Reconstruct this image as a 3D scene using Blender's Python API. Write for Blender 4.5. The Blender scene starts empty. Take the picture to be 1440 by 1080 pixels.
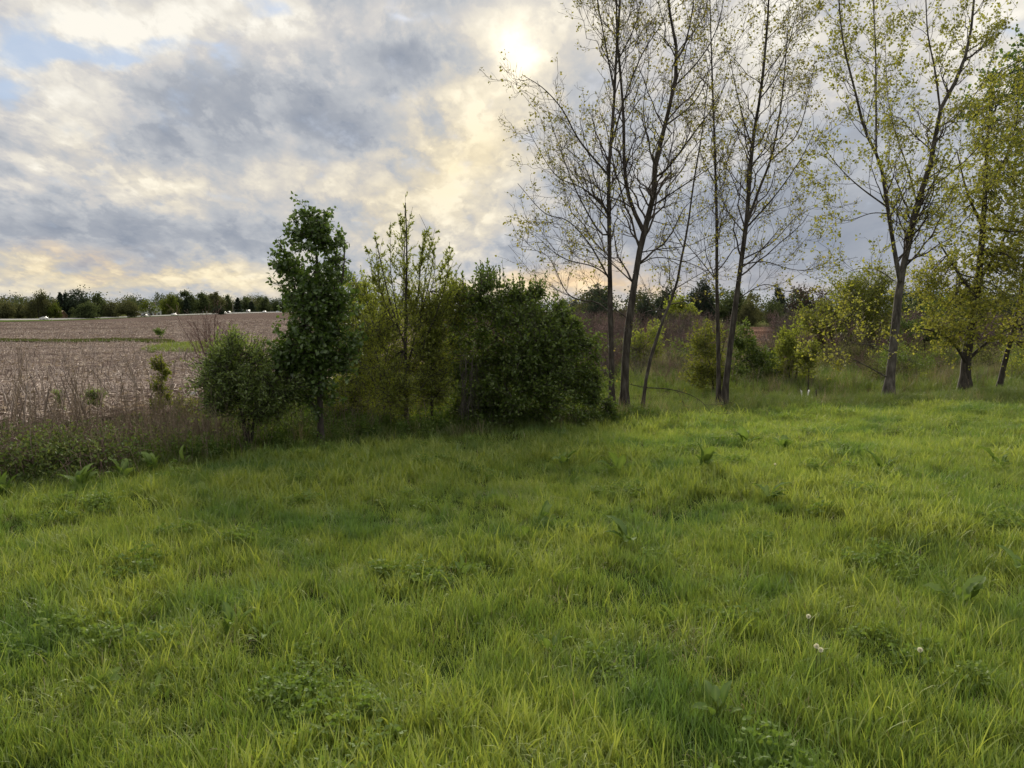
import bpy, math, numpy as np
from mathutils import Vector
PI = math.pi
rad = math.radians
S = bpy.context.scene
COL = S.collection
FPX, CX, CY, HORIZ, EYE = 1060.0, 720.0, 540.0, 438.0, 1.65
PITCH = math.atan((CY - HORIZ) / FPX)

# ------------------------------------------------------------------ camera
cam = bpy.data.cameras.new('camera')
cam.sensor_fit = 'HORIZONTAL'; cam.sensor_width = 36.0; cam.lens = FPX / 1440 * 36
cam.clip_start = 0.05; cam.clip_end = 20000
camo = bpy.data.objects.new('camera', cam); COL.objects.link(camo)
camo.location = (0, 0, EYE); camo.rotation_euler = (PI / 2 - PITCH, 0, 0)
S.camera = camo


def ray(px, py):
    a, b = (px - CX) / FPX, (CY - py) / FPX
    c, s = math.cos(PITCH), math.sin(PITCH)
    return np.array([a, c + b * s, -s + b * c])


def at(px, py, Y):
    d = ray(px, py)
    return np.array([0, 0, EYE]) + d * (Y / d[1])


def azel(px, py):
    d = ray(px, py); d = d / np.linalg.norm(d)
    return math.atan2(d[0], d[1]), math.asin(d[2])


# ------------------------------------------------------------------ light and sky
EXPO = 1.9
S.view_settings.view_transform = 'Standard'
S.view_settings.look = 'None'
S.view_settings.exposure = EXPO
S.view_settings.gamma = 1.0
S.view_settings.use_curve_mapping = False
SUN_AZ, SUN_EL = azel(728, 70)
sun = bpy.data.lights.new('sun', 'SUN')
sun.energy = 2.3; sun.angle = rad(42); sun.color = (1.0, 0.91, 0.76)
suno = bpy.data.objects.new('sun', sun); COL.objects.link(suno)
sd = Vector((math.sin(SUN_AZ) * math.cos(SUN_EL), math.cos(SUN_AZ) * math.cos(SUN_EL), math.sin(SUN_EL)))
suno.rotation_euler = sd.to_track_quat('Z', 'Y').to_euler()
suno.location = (0, 30, 30)


class NT:
    def __init__(s, tree):
        s.t = tree; tree.nodes.clear()

    def n(s, typ, **kw):
        nd = s.t.nodes.new(typ)
        ins = kw.pop('ins', {})
        for k, v in kw.items():
            setattr(nd, k, v)
        for k, v in ins.items():
            s.put(nd.inputs[k], v)
        return nd

    def put(s, sock, v):
        if isinstance(v, bpy.types.NodeSocket):
            s.t.links.new(v, sock)
        elif v is not None:
            if sock.type == 'RGBA' and len(v) == 3:
                v = (*v, 1)
            sock.default_value = v

    def m(s, op, a, b=None, c=None, clamp=False):
        nd = s.n('ShaderNodeMath', operation=op, use_clamp=clamp)
        for i, v in enumerate((a, b, c)):
            if v is not None:
                s.put(nd.inputs[i], v)
        return nd.outputs[0]

    def v(s, op, a, b=None, scale=None):
        nd = s.n('ShaderNodeVectorMath', operation=op)
        s.put(nd.inputs[0], a)
        if b is not None:
            s.put(nd.inputs[1], b)
        if scale is not None:
            s.put(nd.inputs['Scale'], scale)
        return nd.outputs['Value'] if op in ('LENGTH', 'DOT_PRODUCT') else nd.outputs[0]

    def noise(s, vec, scale, detail=5, rough=0.55, dist=0.0, out='Fac', dim='3D'):
        nd = s.n('ShaderNodeTexNoise', noise_dimensions=dim,
                 ins={'Vector': vec, 'Scale': scale, 'Detail': detail, 'Roughness': rough, 'Distortion': dist})
        return nd.outputs[out]

    def ramp(s, fac, stops, interp='LINEAR'):
        nd = s.n('ShaderNodeValToRGB'); cr = nd.color_ramp; cr.interpolation = interp
        while len(cr.elements) < len(stops):
            cr.elements.new(0.5)
        for e, (p, c) in zip(cr.elements, stops):
            e.position = p; e.color = (*c, 1) if len(c) == 3 else c
        s.put(nd.inputs[0], fac)
        return nd.outputs[0]

    def mix(s, f, a, b, mode='MIX'):
        nd = s.n('ShaderNodeMix', data_type='RGBA', blend_type=mode)
        s.put(nd.inputs[0], f); s.put(nd.inputs[6], a); s.put(nd.inputs[7], b)
        return nd.outputs[2]

    def mapr(s, v, a, b, c=0.0, d=1.0, smooth=True):
        nd = s.n('ShaderNodeMapRange', interpolation_type='SMOOTHSTEP' if smooth else 'LINEAR',
                 ins={'Value': v, 'From Min': a, 'From Max': b, 'To Min': c, 'To Max': d})
        return nd.outputs[0]


def lin(r, g, b):
    f = lambda c: (c / 255 / 12.92) if c / 255 < 0.04045 else ((c / 255 + 0.055) / 1.055) ** 2.4
    return (f(r), f(g), f(b))


def build_world():
    w = bpy.data.worlds.new('World'); S.world = w; w.use_nodes = True
    T = NT(w.node_tree)
    d = T.v('NORMALIZE', T.n('ShaderNodeTexCoord').outputs['Generated'])
    sp = T.n('ShaderNodeSeparateXYZ', ins={0: d})
    x, y, z = sp.outputs
    az = T.m('ARCTAN2', x, y); el = T.m('ARCSINE', z)
    ae = T.n('ShaderNodeCombineXYZ', ins={0: az, 1: el, 2: 0.0}).outputs[0]
    # clouds lie on a layer: a planar projection squeezes them towards the horizon
    zz = T.m('ADD', T.m('MAXIMUM', z, 0.0), 0.34)
    pl = T.n('ShaderNodeCombineXYZ', ins={0: T.m('DIVIDE', x, zz), 1: T.m('DIVIDE', y, zz), 2: 0.0}).outputs[0]
    wn = T.noise(pl, 2.4, 5, 0.6, out='Color')
    wv = T.v('MULTIPLY', T.v('SUBTRACT', wn, (0.5, 0.5, 0.5)), (0.20, 0.11, 0.0))
    wn2 = T.noise(pl, 9.0, 5, 0.58, out='Color')
    wv2 = T.v('MULTIPLY', T.v('SUBTRACT', wn2, (0.5, 0.5, 0.5)), (0.045, 0.028, 0.0))
    aw = T.v('ADD', ae, T.v('ADD', wv, wv2))

    def blobs(lst, base=0.0, vec=None):
        acc = base
        for (px, py, rx, ry, ang, amp) in lst:
            a, e = azel(px, py)
            mp = T.n('ShaderNodeMapping', vector_type='TEXTURE', ins={'Vector': vec or aw, 'Location': (a, e, 0),
                     'Rotation': (0, 0, rad(ang)), 'Scale': (rx / FPX, ry / FPX, 1)})
            g = T.n('ShaderNodeTexGradient', gradient_type='QUADRATIC_SPHERE', ins={0: mp.outputs[0]}).outputs[1]
            acc = T.m('MULTIPLY_ADD', g, amp, acc)
        return acc
    # where the layer is thin and bright (+) or thick and grey (-)
    bright = blobs([
        (728, 70, 150, 120, 0, .34), (680, 170, 120, 90, 20, .30), (655, 250, 190, 150, 30, .46), (600, 145, 100, 60, 0, .15),
        (560, 300, 170, 90, 25, .28), (440, 238, 190, 60, 10, .30), (240, 268, 120, 55, -5, .28), (135, 215, 150, 60, -25, .28),
        (40, 240, 90, 45, 0, .22), (60, 130, 170, 90, -10, .42), (180, 25, 230, 75, -8, .50), (420, 35, 230, 75, 5, .48),
        (210, 140, 130, 60, -15, .25), (500, 105, 110, 35, 0, .22), (655, 25, 150, 80, 0, .22), (90, 390, 420, 36, 0, .24),
        (300, 398, 420, 30, 0, .22), (830, 405, 170, 42, 0, .5), (880, 30, 260, 120, 0, .32), (1130, 40, 330, 130, 0, .32),
        (1390, 70, 200, 140, 0, .22), (1000, 150, 200, 120, 0, .12), (560, 345, 170, 45, 0, .2), (700, 400, 150, 40, 0, .35),
        (440, 150, 270, 120, 0, -.46), (560, 75, 190, 70, -10, -.42), (640, 105, 110, 50, 0, -.22), (240, 170, 170, 70, -20, -.28),
        (740, 190, 80, 75, 0, -.22), (742, 290, 95, 80, 0, -.30), (700, 345, 160, 50, 0, -.22), (230, 345, 330, 60, 0, -.30),
        (60, 310, 240, 70, 0, -.26), (345, 310, 200, 60, 0, -.2), (500, 370, 150, 40, 0, -.10), (1150, 330, 420, 170, 0, -.48),
        (1000, 300, 260, 140, 0, -.14), (1330, 300, 260, 160, 0, -.12), (820, 270, 130, 120, 0, -.10)], 0.565)
    calm = T.m('SUBTRACT', 1.0, blobs([(1180, 310, 520, 260, 0, 1.1)], 0.0), clamp=True)      # the sheet at the right is smooth
    rp = T.n('ShaderNodeMapping', ins={'Vector': pl, 'Rotation': (0, 0, rad(24)), 'Scale': (1.35, 0.85, 1)}).outputs[0]
    f1 = T.noise(rp, 2.3, 8, 0.58, 0.15)
    f2 = T.noise(T.v('ADD', rp, (7.3, 2.1, 0)), 7.0, 8, 0.58, 0.0)
    bil = T.m('ABSOLUTE', T.m('MULTIPLY_ADD', T.noise(T.v('ADD', rp, (3.1, 9.7, 0)), 5.5, 7, 0.52, 0.0), 2.0, -1.0))   # billows
    B = T.m('MULTIPLY_ADD', T.m('SUBTRACT', f1, 0.5), 0.85, bright)
    B = T.m('MULTIPLY_ADD', T.m('SUBTRACT', f2, 0.5), T.m('MULTIPLY_ADD', calm, 0.62, 0.12), B)
    B = T.m('MULTIPLY_ADD', T.m('SUBTRACT', bil, 0.16), T.m('MULTIPLY_ADD', calm, 0.50, 0.05), B)
    for sc_, amp_, lo_, hi_ in ((3.4, .15, .46, .55), (9.0, .07, .46, .57)):      # crisp broken edges with lit rims
        cm = T.mapr(T.noise(T.v('ADD', rp, (sc_, 1.7, 0)), sc_, 9, .60, .25), lo_, hi_)
        rim = T.m('MULTIPLY', T.m('MULTIPLY', cm, T.m('SUBTRACT', 1.0, cm)), amp_ * 1.6)
        add = T.m('ADD', T.m('MULTIPLY', T.m('SUBTRACT', cm, .5), amp_), rim)
        B = T.m('ADD', B, T.m('MULTIPLY', add, T.m('MULTIPLY_ADD', calm, .9, .1)))
    B = T.m('ADD', B, T.mapr(el, 0.36, 0.8, 0.0, 0.30))          # extra brightness above the frame, added to raise ambient light on the lawn
    cloud = T.ramp(B, [(0.0, lin(148, 156, 170)), (0.30, lin(170, 175, 184)), (0.50, lin(191, 194, 199)),
                       (0.66, lin(209, 207, 206)), (0.84, lin(233, 228, 218)), (1.0, lin(255, 250, 238))])
    warm = blobs([(728, 85, 300, 240, 0, .5), (650, 230, 260, 190, 20, 1.0), (540, 310, 240, 110, 0, .5), (90, 390, 560, 70, 0, .85),
                  (340, 398, 420, 60, 0, .7), (830, 405, 260, 52, 0, 1.25), (240, 270, 200, 80, 0, .35), (130, 220, 200, 90, 0, .2),
                  (430, 240, 260, 90, 0, .35), (1180, 392, 340, 32, 0, .5), (690, 405, 200, 45, 0, .8)], 0.0)
    wb = T.m('MULTIPLY', warm, T.mapr(B, 0.35, 0.75), clamp=True)
    cloud = T.mix(wb, cloud, T.mix(1.0, cloud, (1.03, 0.94, 0.74, 1), 'MULTIPLY'))
    peach = blobs([(830, 402, 240, 50, 0, 1.0), (130, 372, 160, 26, 0, .6), (1180, 392, 300, 26, 0, .6)])
    cloud = T.mix(T.m('MULTIPLY', peach, 0.8, clamp=True), cloud, T.mix(1.0, cloud, (1.08, 0.86, 0.72, 1), 'MULTIPLY'))
    # gaps of clear sky
    gap = blobs([(30, 35, 110, 60, 20, 1.1), (110, 62, 120, 34, 12, 1.3), (185, 75, 90, 26, 0, 1.2), (240, 60, 60, 22, 0, .8),
                 (310, 74, 60, 18, 0, .8), (5, 112, 70, 40, 0, 1.0), (389, 4, 60, 26, 0, .9), (560, 6, 110, 26, 0, .8),
                 (1425, 45, 90, 40, 0, .8)], 0.0)
    # the layer opens the same way outside the frame
    out = T.m('MULTIPLY', T.mapr(T.noise(pl, 0.9, 3), 0.55, 0.68), T.mapr(el, 0.52, 0.75))
    gap = T.m('ADD', gap, T.m('MULTIPLY', out, 0.8))
    g2 = T.m('MULTIPLY_ADD', T.m('SUBTRACT', f2, 0.5), -2.0, T.m('MULTIPLY', gap, 0.85))
    gm = T.mapr(g2, 0.10, 0.85, 0.0, 0.85)
    k = 1.0 / (0.1 * 2 ** EXPO)
    sky = T.n('ShaderNodeTexSky', sky_type='NISHITA', sun_disc=False)
    sky.sun_elevation = SUN_EL; sky.sun_rotation = SUN_AZ; sky.altitude = 200
    zen = T.m('MAXIMUM', T.m('DIVIDE', T.m('MULTIPLY_ADD', z, 2.0, 1.0), 1.74), 1.0)      # CIE overcast rise, added only above the frame to brighten the ground
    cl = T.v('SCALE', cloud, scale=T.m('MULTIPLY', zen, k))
    blue = T.mix(0.93, T.v('SCALE', sky.outputs[0], scale=1.0), T.v('SCALE', lin(168, 186, 212), scale=k))
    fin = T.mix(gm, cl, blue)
    # the sun behind thin cloud
    dn = T.v('NORMALIZE', T.v('ADD', d, T.v('SCALE', T.v('ADD', T.v('SUBTRACT', wn2, (.5, .5, .5)), T.v('SUBTRACT', wn, (.5, .5, .5))), scale=0.04)))
    dot = T.v('DOT_PRODUCT', dn, tuple(sd))
    g1 = T.m('POWER', T.m('MAXIMUM', dot, 0.0), 2600.0)
    g3 = T.m('POWER', T.m('MAXIMUM', dot, 0.0), 90.0)
    glow = T.m('MULTIPLY', T.m('MULTIPLY_ADD', g1, 0.6, T.m('MULTIPLY', g3, 0.07)), T.mapr(B, 0.30, 0.8, 0.35, 1.0))
    fin = T.v('ADD', fin, T.v('SCALE', (1.0, 0.90, 0.68), scale=T.m('MULTIPLY', glow, k)))
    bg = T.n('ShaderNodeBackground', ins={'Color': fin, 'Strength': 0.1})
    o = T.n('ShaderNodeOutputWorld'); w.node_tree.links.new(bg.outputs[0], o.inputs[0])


build_world()

# ------------------------------------------------------------------ terrain height
DA = [0, 10, 17, 30, 78, 300, 370, 600, 900, 6000]
ZA = [0, 0, -.15, -.67, -1.15, -2.3, -2.7, -2.6, -2.0, -1.0]
DB = [0, 10, 17, 30, 78, 300, 490, 650, 900, 6000]
ZB = [0, 0, -.08, -.35, -.65, -.9, -.45, .45, .8, 1.2]


def smooth(e0, e1, v):
    t = np.clip((v - e0) / (e1 - e0), 0, 1)
    return t * t * (3 - 2 * t)


def height(x, y):
    x = np.asarray(x, float); y = np.asarray(y, float)
    r = np.hypot(x, y); a = np.arctan2(x, y)
    ac = np.clip(a, -0.96, 0.96)
    D = r * np.cos(ac); u = np.tan(ac)
    w = smooth(-.62, -.327, u)
    z = np.interp(D, DA, ZA) * (1 - w) + np.interp(D, DB, ZB) * w
    near = 1 - smooth(40, 120, r)
    und = .035 * np.sin(x * .9 + 1.3) * np.sin(y * .7 + .4) + .02 * np.sin(x * 2.1 + y * 1.3) + .012 * np.sin(3.3 * y - 1.7 * x)
    return z + und * near


def hz(x, y):
    return float(height(x, y))


def ground_at(px, py):
    d = ray(px, py)
    lo = 0.5
    for _ in range(4000):
        p = np.array([0, 0, EYE]) + d * lo
        if p[2] <= hz(p[0], p[1]):
            break
        lo *= 1.004
    return p


def pnoise(x, y, sc, seed):
    r = np.random.default_rng(seed); o = np.zeros_like(np.asarray(x, float))
    for i in range(9):
        a = r.uniform(0, 2 * PI); f = sc * r.uniform(.5, 1.9); ph = r.uniform(0, 6.28)
        o = o + np.sin((x * math.cos(a) + y * math.sin(a)) * f + ph + 1.3 * np.sin((y * math.cos(a) - x * math.sin(a)) * f * .6 + ph * 2))
    return o / 9 * 1.6


# ------------------------------------------------------------------ materials
MATS = {}


def leaf_mat(name, c1, c2, trans=0.45, noise=None, gloss=0.04, rough=0.45, c3=None):
    m = bpy.data.materials.new(name); m.use_nodes = True; T = NT(m.node_tree)
    t = T.n('ShaderNodeAttribute', attribute_name='tint').outputs['Fac']
    rnd = T.n('ShaderNodeObjectInfo').outputs['Random']
    t = T.m('MULTIPLY_ADD', T.m('SUBTRACT', rnd, .5), .35, t, clamp=True)
    if noise:
        sc, amp = noise
        pos = T.n('ShaderNodeNewGeometry').outputs['Position']
        nz = T.noise(pos, sc, 4, .6)
        t = T.m('MULTIPLY_ADD', T.m('SUBTRACT', nz, .5), amp, t, clamp=True)
    c = T.mix(t, c1, c2)
    if c3:
        c = T.mix(T.mapr(T.noise(T.v('ADD', pos, (31.0, 7.0, 0)), .9, 3, .6), .48, .66, 0, .75), c, c3)
    df = T.n('ShaderNodeBsdfDiffuse', ins={0: c})
    tr = T.n('ShaderNodeBsdfTranslucent', ins={0: T.mix(1.0, c, (1.15, 1.1, .7, 1), 'MULTIPLY')})
    mx = T.n('ShaderNodeMixShader', ins={0: trans, 1: df.outputs[0], 2: tr.outputs[0]})
    gl = T.n('ShaderNodeBsdfGlossy', ins={0: (1, 1, 1, 1), 'Roughness': rough})
    m2 = T.n('ShaderNodeMixShader', ins={0: gloss, 1: mx.outputs[0], 2: gl.outputs[0]})
    o = T.n('ShaderNodeOutputMaterial'); m.node_tree.links.new(m2.outputs[0], o.inputs[0])
    MATS[name] = m
    return m


def solid_mat(name, stops, scale=8.0, rough=0.85, stretch=(1, 1, 1), bump=0.0, detail=6, spec=None, world=False):
    m = bpy.data.materials.new(name); m.use_nodes = True; T = NT(m.node_tree)
    v = T.n('ShaderNodeNewGeometry').outputs['Position'] if world else T.n('ShaderNodeTexCoord').outputs['Object']
    nz = T.noise(T.v('MULTIPLY', v, stretch), scale, detail, .62)
    c = T.ramp(T.mapr(nz, .3, .7, smooth=False), stops)
    spec = (0.0 if world else 0.2) if spec is None else spec
    p = T.n('ShaderNodeBsdfPrincipled', ins={'Base Color': c, 'Roughness': rough, 'Specular IOR Level': spec})
    if bump:
        b = T.n('ShaderNodeBump', ins={'Height': nz, 'Distance': bump, 'Strength': 1.0})
        T.put(p.inputs['Normal'], b.outputs[0])
    o = T.n('ShaderNodeOutputMaterial'); m.node_tree.links.new(p.outputs[0], o.inputs[0])
    MATS[name] = m
    return m


BARK = solid_mat('bark_grey', [(0, (.018, .015, .013)), (.5, (.052, .044, .038)), (1, (.115, .103, .090))], 18, .95, (1, 1, .22), .012)
BARKD = solid_mat('bark_dark', [(0, (.028, .024, .02)), (1, (.085, .074, .064))], 22, .95, (1, 1, .3), .006)
BARKP = solid_mat('bark_pale', [(0, (.026, .022, .019)), (.5, (.080, .071, .062)), (1, (.155, .14, .124))], 16, .9, (1, 1, .3), .008)
TWIG = solid_mat('twig_brown', [(0, (.045, .036, .030)), (1, (.10, .083, .072))], 9, .9)
TWIGR = solid_mat('twig_reddish', [(0, (.10, .06, .055)), (1, (.19, .13, .115))], 9, .9)
DEAD = leaf_mat('dead_stalk', (.085, .064, .048), (.26, .205, .155), .1, None, .02)
STRAW = leaf_mat('corn_residue', (.125, .095, .082), (.50, .415, .362), .12, None, .03)
GRASS = leaf_mat('grass_blade', (.124, .210, .036), (.288, .340, .070), .50, (.55, 1.0), .03, .4, (.080, .165, .040))
GRASST = leaf_mat('tall_grass_blade', (.060, .105, .018), (.15, .185, .04), .42, (.8, .6), .04, .45)
GRASSD = leaf_mat('dry_grass_blade', (.13, .115, .055), (.26, .225, .13), .25, (.8, .5), .03)
DOCK = leaf_mat('dock_leaf', (.075, .14, .030), (.15, .22, .048), .42, None, .02, .5)
L_PEAR = leaf_mat('pear_leaf', (0.042, 0.081, 0.017), (0.094, 0.153, 0.029), .36, None, .04, .4)
L_BUSH = leaf_mat('bush_leaf', (0.054, 0.092, 0.016), (0.121, 0.169, 0.032), .40, None, .025, .4)
L_OLIVE = leaf_mat('olive_leaf', (0.115, 0.149, 0.025), (0.207, 0.244, 0.041), .52, None, .02)
L_WILLOW = leaf_mat('willow_leaf', (0.081, 0.132, 0.025), (0.155, 0.213, 0.044), .45, None, .04)
L_POP = leaf_mat('poplar_leaf', (.105, .115, .022), (.23, .21, .048), .48, None, .025, .4)
L_POPG = leaf_mat('poplar_green_leaf', (.115, .140, .024), (.22, .225, .042), .50, None, .025, .4)
L_GOLD = leaf_mat('golden_leaf', (.135, .165, .030), (.255, .255, .055), .50, None, .02)
L_YEL = leaf_mat('yellow_green_leaf', (0.086, 0.113, 0.017), (0.168, 0.183, 0.031), .46, None, .02)
L_WEED = leaf_mat('weed_leaf', (.050, .095, .018), (.11, .16, .034), .4, None, .015)
L_CLOVER = leaf_mat('clover_leaf', (.105, .18, .034), (.20, .27, .058), .45, None, .02)
STRIPG = leaf_mat('waterway_blade', (.040, .052, .020), (.085, .095, .038), .35, None, .0)
L_BRAM = leaf_mat('bramble_leaf', (.060, .095, .026), (.145, .18, .055), .38, None, .015)
FAR1 = leaf_mat('far_leaf_green', (.042, .060, .030), (.090, .112, .052), .3, (.25, .5), .0)
FAR2 = leaf_mat('far_leaf_olive', (.060, .068, .036), (.115, .120, .060), .3, (.25, .5), .0)
FAR3 = leaf_mat('far_leaf_dark', (.026, .037, .030), (.050, .068, .046), .25, (.25, .5), .0)
FAR4 = leaf_mat('far_leaf_bright', (.060, .082, .020), (.12, .15, .034), .35, (.25, .5), .0)
FAR5 = leaf_mat('far_twigs_purple', (.055, .042, .038), (.10, .078, .068), .2, (.25, .5), .0)

# ------------------------------------------------------------------ object helpers


def tag(o, label=None, cat=None, group=None, kind=None):
    if label: o['label'] = label
    if cat: o['category'] = cat
    if group: o['group'] = group
    if kind: o['kind'] = kind
    return o


def empty(name, loc, rz=0.0):
    o = bpy.data.objects.new(name, None); COL.objects.link(o)
    o.location = loc; o.rotation_euler = (0, 0, rz); o.empty_display_size = .2
    return o


def mesh_obj(name, verts, faces, mat, parent=None, tint=None, kind=None, smoothf=False, link=True, org=None):
    """verts (N,3); faces: an (M,k) array or a list of such arrays"""
    verts = np.asarray(verts, np.float32)
    if org is not None:
        verts = verts - np.asarray(org, np.float32)
    if not isinstance(faces, list):
        faces = [faces]
    faces = [np.asarray(f, np.int32) for f in faces if len(f)]
    me = bpy.data.meshes.new(name)
    me.vertices.add(len(verts)); me.vertices.foreach_set('co', verts.ravel())
    tot = np.concatenate([np.full(len(f), f.shape[1], np.int32) for f in faces])
    li = np.concatenate([f.ravel() for f in faces])
    me.loops.add(len(li)); me.loops.foreach_set('vertex_index', li)
    me.polygons.add(len(tot))
    me.polygons.foreach_set('loop_start', np.concatenate([[0], np.cumsum(tot)[:-1]]).astype(np.int32))
    me.polygons.foreach_set('loop_total', tot)
    if smoothf:
        me.polygons.foreach_set('use_smooth', np.ones(len(tot), bool))
    if tint is not None:
        a = me.attributes.new('tint', 'FLOAT', 'POINT'); a.data.foreach_set('value', np.asarray(tint, np.float32))
    me.update(calc_edges=True)
    if mat:
        me.materials.append(mat)
    o = bpy.data.objects.new(name, me)
    if link:
        COL.objects.link(o)
    if parent:
        o.parent = parent
    if kind:
        o['kind'] = kind
    return o


def unit(v):
    return v / np.maximum(np.linalg.norm(v, axis=-1, keepdims=True), 1e-9)


class MB:
    def __init__(s):
        s.v = []; s.f = {}; s.t = []; s.n = 0

    def add(s, v, f, t=None):
        v = np.asarray(v, float).reshape(-1, 3); f = np.asarray(f, int)
        s.v.append(v); s.f.setdefault(f.shape[1], []).append(f + s.n); s.n += len(v)
        s.t.append(np.zeros(len(v)) if t is None else np.broadcast_to(t, (len(v),)))
        return s

    def tubes(s, P, R, sides=3, t=None, cap=True):
        P = np.asarray(P, float)
        if P.ndim == 2:
            P = P[None]
        R = np.broadcast_to(np.asarray(R, float), P.shape[:2])
        M, K = P.shape[:2]
        if M == 0:
            return s
        T = unit(np.gradient(P, axis=1))
        mean = unit(T.mean(1))
        ref = np.where((np.abs(mean[:, :1]) < .75), np.array([[1., 0, 0]]), np.array([[0, 0, 1.]]))
        u = unit(np.cross(ref[:, None, :], T)); w = np.cross(T, u)
        a = np.arange(sides) * 2 * PI / sides
        V = P[:, :, None] + R[:, :, None, None] * (np.cos(a)[None, None, :, None] * u[:, :, None] + np.sin(a)[None, None, :, None] * w[:, :, None])
        i = (np.arange(M) * K * sides)[:, None, None] + (np.arange(K - 1) * sides)[None, :, None]
        j = np.arange(sides)[None, None]; j2 = (j + 1) % sides
        F = np.stack([i + j, i + j2, i + sides + j2, i + sides + j], -1).reshape(-1, 4)
        tt = None if t is None else np.repeat(np.asarray(t, float), K * sides)
        s.add(V.reshape(-1, 3), F, tt)
        return s

    def leaves(s, pos, axis, L, W, rng, fold=.25, t=None):
        pos = np.asarray(pos, float); n = len(pos)
        if n == 0:
            return s
        axis = unit(axis)
        side = unit(np.cross(axis, rng.normal(size=(n, 3))))
        nor = np.cross(axis, side)
        L = np.broadcast_to(L, (n,))[:, None]; W = np.broadcast_to(W, (n,))[:, None]
        m = pos + axis * L * .45 + nor * W * fold
        V = np.stack([pos, m + side * W * .5, pos + axis * L, m - side * W * .5], 1)
        b = np.arange(n)[:, None] * 4
        F = np.concatenate([b + [[0, 1, 2]], b + [[0, 2, 3]]])
        tt = rng.uniform(0, 1, n) if t is None else t
        s.add(V.reshape(-1, 3), F, np.repeat(tt, 4))
        return s

    def box(s, c, d, t=None):
        c = np.asarray(c, float); d = np.asarray(d, float) / 2
        k = np.array([[-1, -1, -1], [1, -1, -1], [1, 1, -1], [-1, 1, -1], [-1, -1, 1], [1, -1, 1], [1, 1, 1], [-1, 1, 1]])
        return s.add(c + k * d, [[3, 2, 1, 0], [4, 5, 6, 7], [0, 1, 5, 4], [1, 2, 6, 5], [2, 3, 7, 6], [3, 0, 4, 7]], t)

    def build(s, name, mat, parent=None, kind=None, smoothf=False, link=True, org=None):
        return mesh_obj(name, np.concatenate(s.v), [np.concatenate(x) for x in s.f.values()], mat, parent,
                        np.concatenate(s.t), kind, smoothf, link, org)


def resample(P, K):
    P = np.asarray(P, float)
    # smooth the control polyline with a Catmull-Rom pass, then sample evenly
    if len(P) > 2:
        Q = []
        E = np.vstack([2 * P[0] - P[1], P, 2 * P[-1] - P[-2]])
        for i in range(1, len(E) - 2):
            for t in np.linspace(0, 1, 6, endpoint=False):
                p0, p1, p2, p3 = E[i - 1:i + 3]
                Q.append(.5 * (2 * p1 + (p2 - p0) * t + (2 * p0 - 5 * p1 + 4 * p2 - p3) * t * t + (3 * p1 - p0 - 3 * p2 + p3) * t ** 3))
        Q.append(P[-1]); P = np.array(Q)
    s = np.concatenate([[0], np.cumsum(np.linalg.norm(np.diff(P, axis=0), axis=1))])
    q = np.linspace(0, s[-1], K)
    return np.stack([np.interp(q, s, P[:, k]) for k in range(3)], 1), s[-1]


def sample_on(P, R, idx, t):
    K = P.shape[1]
    f = np.clip(t, 0, .9999) * (K - 1); i = f.astype(int); w = (f - i)[:, None]
    p = P[idx, i] * (1 - w) + P[idx, i + 1] * w
    return p, unit(P[idx, i + 1] - P[idx, i]), R[idx, i] * (1 - w[:, 0]) + R[idx, i + 1] * w[:, 0]


def sprout(rng, P, R, count, t0, t1, ang, angsd, Lf, K=6, up=.3, wob=.05, ratio=.55, rmin=.003, tpow=1.0):
    """child branches on the tubes (P,R); Lf(idx,t) gives lengths"""
    idx = np.repeat(np.arange(len(P)), count)
    if len(idx) == 0:
        return np.zeros((0, K, 3)), np.zeros((0, K)), idx
    t = t0 + (t1 - t0) * rng.uniform(0, 1, len(idx)) ** tpow
    p, d, r = sample_on(P, R, idx, t)
    side = unit(np.cross(d, rng.normal(size=d.shape)))
    a = np.radians(rng.normal(ang, angsd, len(idx)))[:, None]
    dr = unit(d * np.cos(a) + side * np.sin(a))
    L = Lf(idx, t) * rng.uniform(.55, 1.25, len(idx))
    s = np.linspace(0, 1, K)
    C = p[:, None] + dr[:, None] * (s[None, :, None] * L[:, None, None])
    C[..., 2] += up * L[:, None] * s[None] ** 2
    w = rng.normal(size=C.shape) * wob * L[:, None, None] * s[None, :, None] ** .7
    C = C + w
    r0 = np.maximum(r * ratio, rmin)
    RR = r0[:, None] * (1 - .75 * s[None]) + .0
    return C, np.maximum(RR, rmin * .7), idx


def pxline(pts, Y, dy=0.0):
    n = len(pts)
    return np.array([at(px, py, Y + dy * (i / max(n - 1, 1)) ** 1.2) for i, (px, py) in enumerate(pts)])


def on_ground(P):
    """let a trunk start just under the ground"""
    P = P.copy(); P[0, 2] = hz(P[0, 0], P[0, 1]) - .05
    return P


# ------------------------------------------------------------------ ground, field, road
def polar_ground():
    R = np.concatenate([[0.3], np.geomspace(.6, 9000, 150)])
    A = np.concatenate([np.linspace(-PI, -1.0, 40)[:-1], np.linspace(-1.0, 1.0, 240), np.linspace(1.0, PI, 40)[1:-1]])
    X = R[:, None] * np.sin(A)[None]; Y = R[:, None] * np.cos(A)[None]
    Z = height(X, Y) - .03 - .0012 * R[:, None]
    n = len(A); V = np.stack([X, Y, Z], -1).reshape(-1, 3)
    i = (np.arange(len(R) - 1) * n)[:, None]; j = np.arange(n)[None]; j2 = (j + 1) % n
    F = np.stack([i + j, i + n + j, i + n + j2, i + j2], -1).reshape(-1, 4)
    V = np.vstack([V, [[0, 0, hz(0, 0) - .03]]]); c = len(V) - 1
    F3 = np.stack([np.full(n, c), j[0], j2[0]], -1)
    return V, [F, F3]


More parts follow.
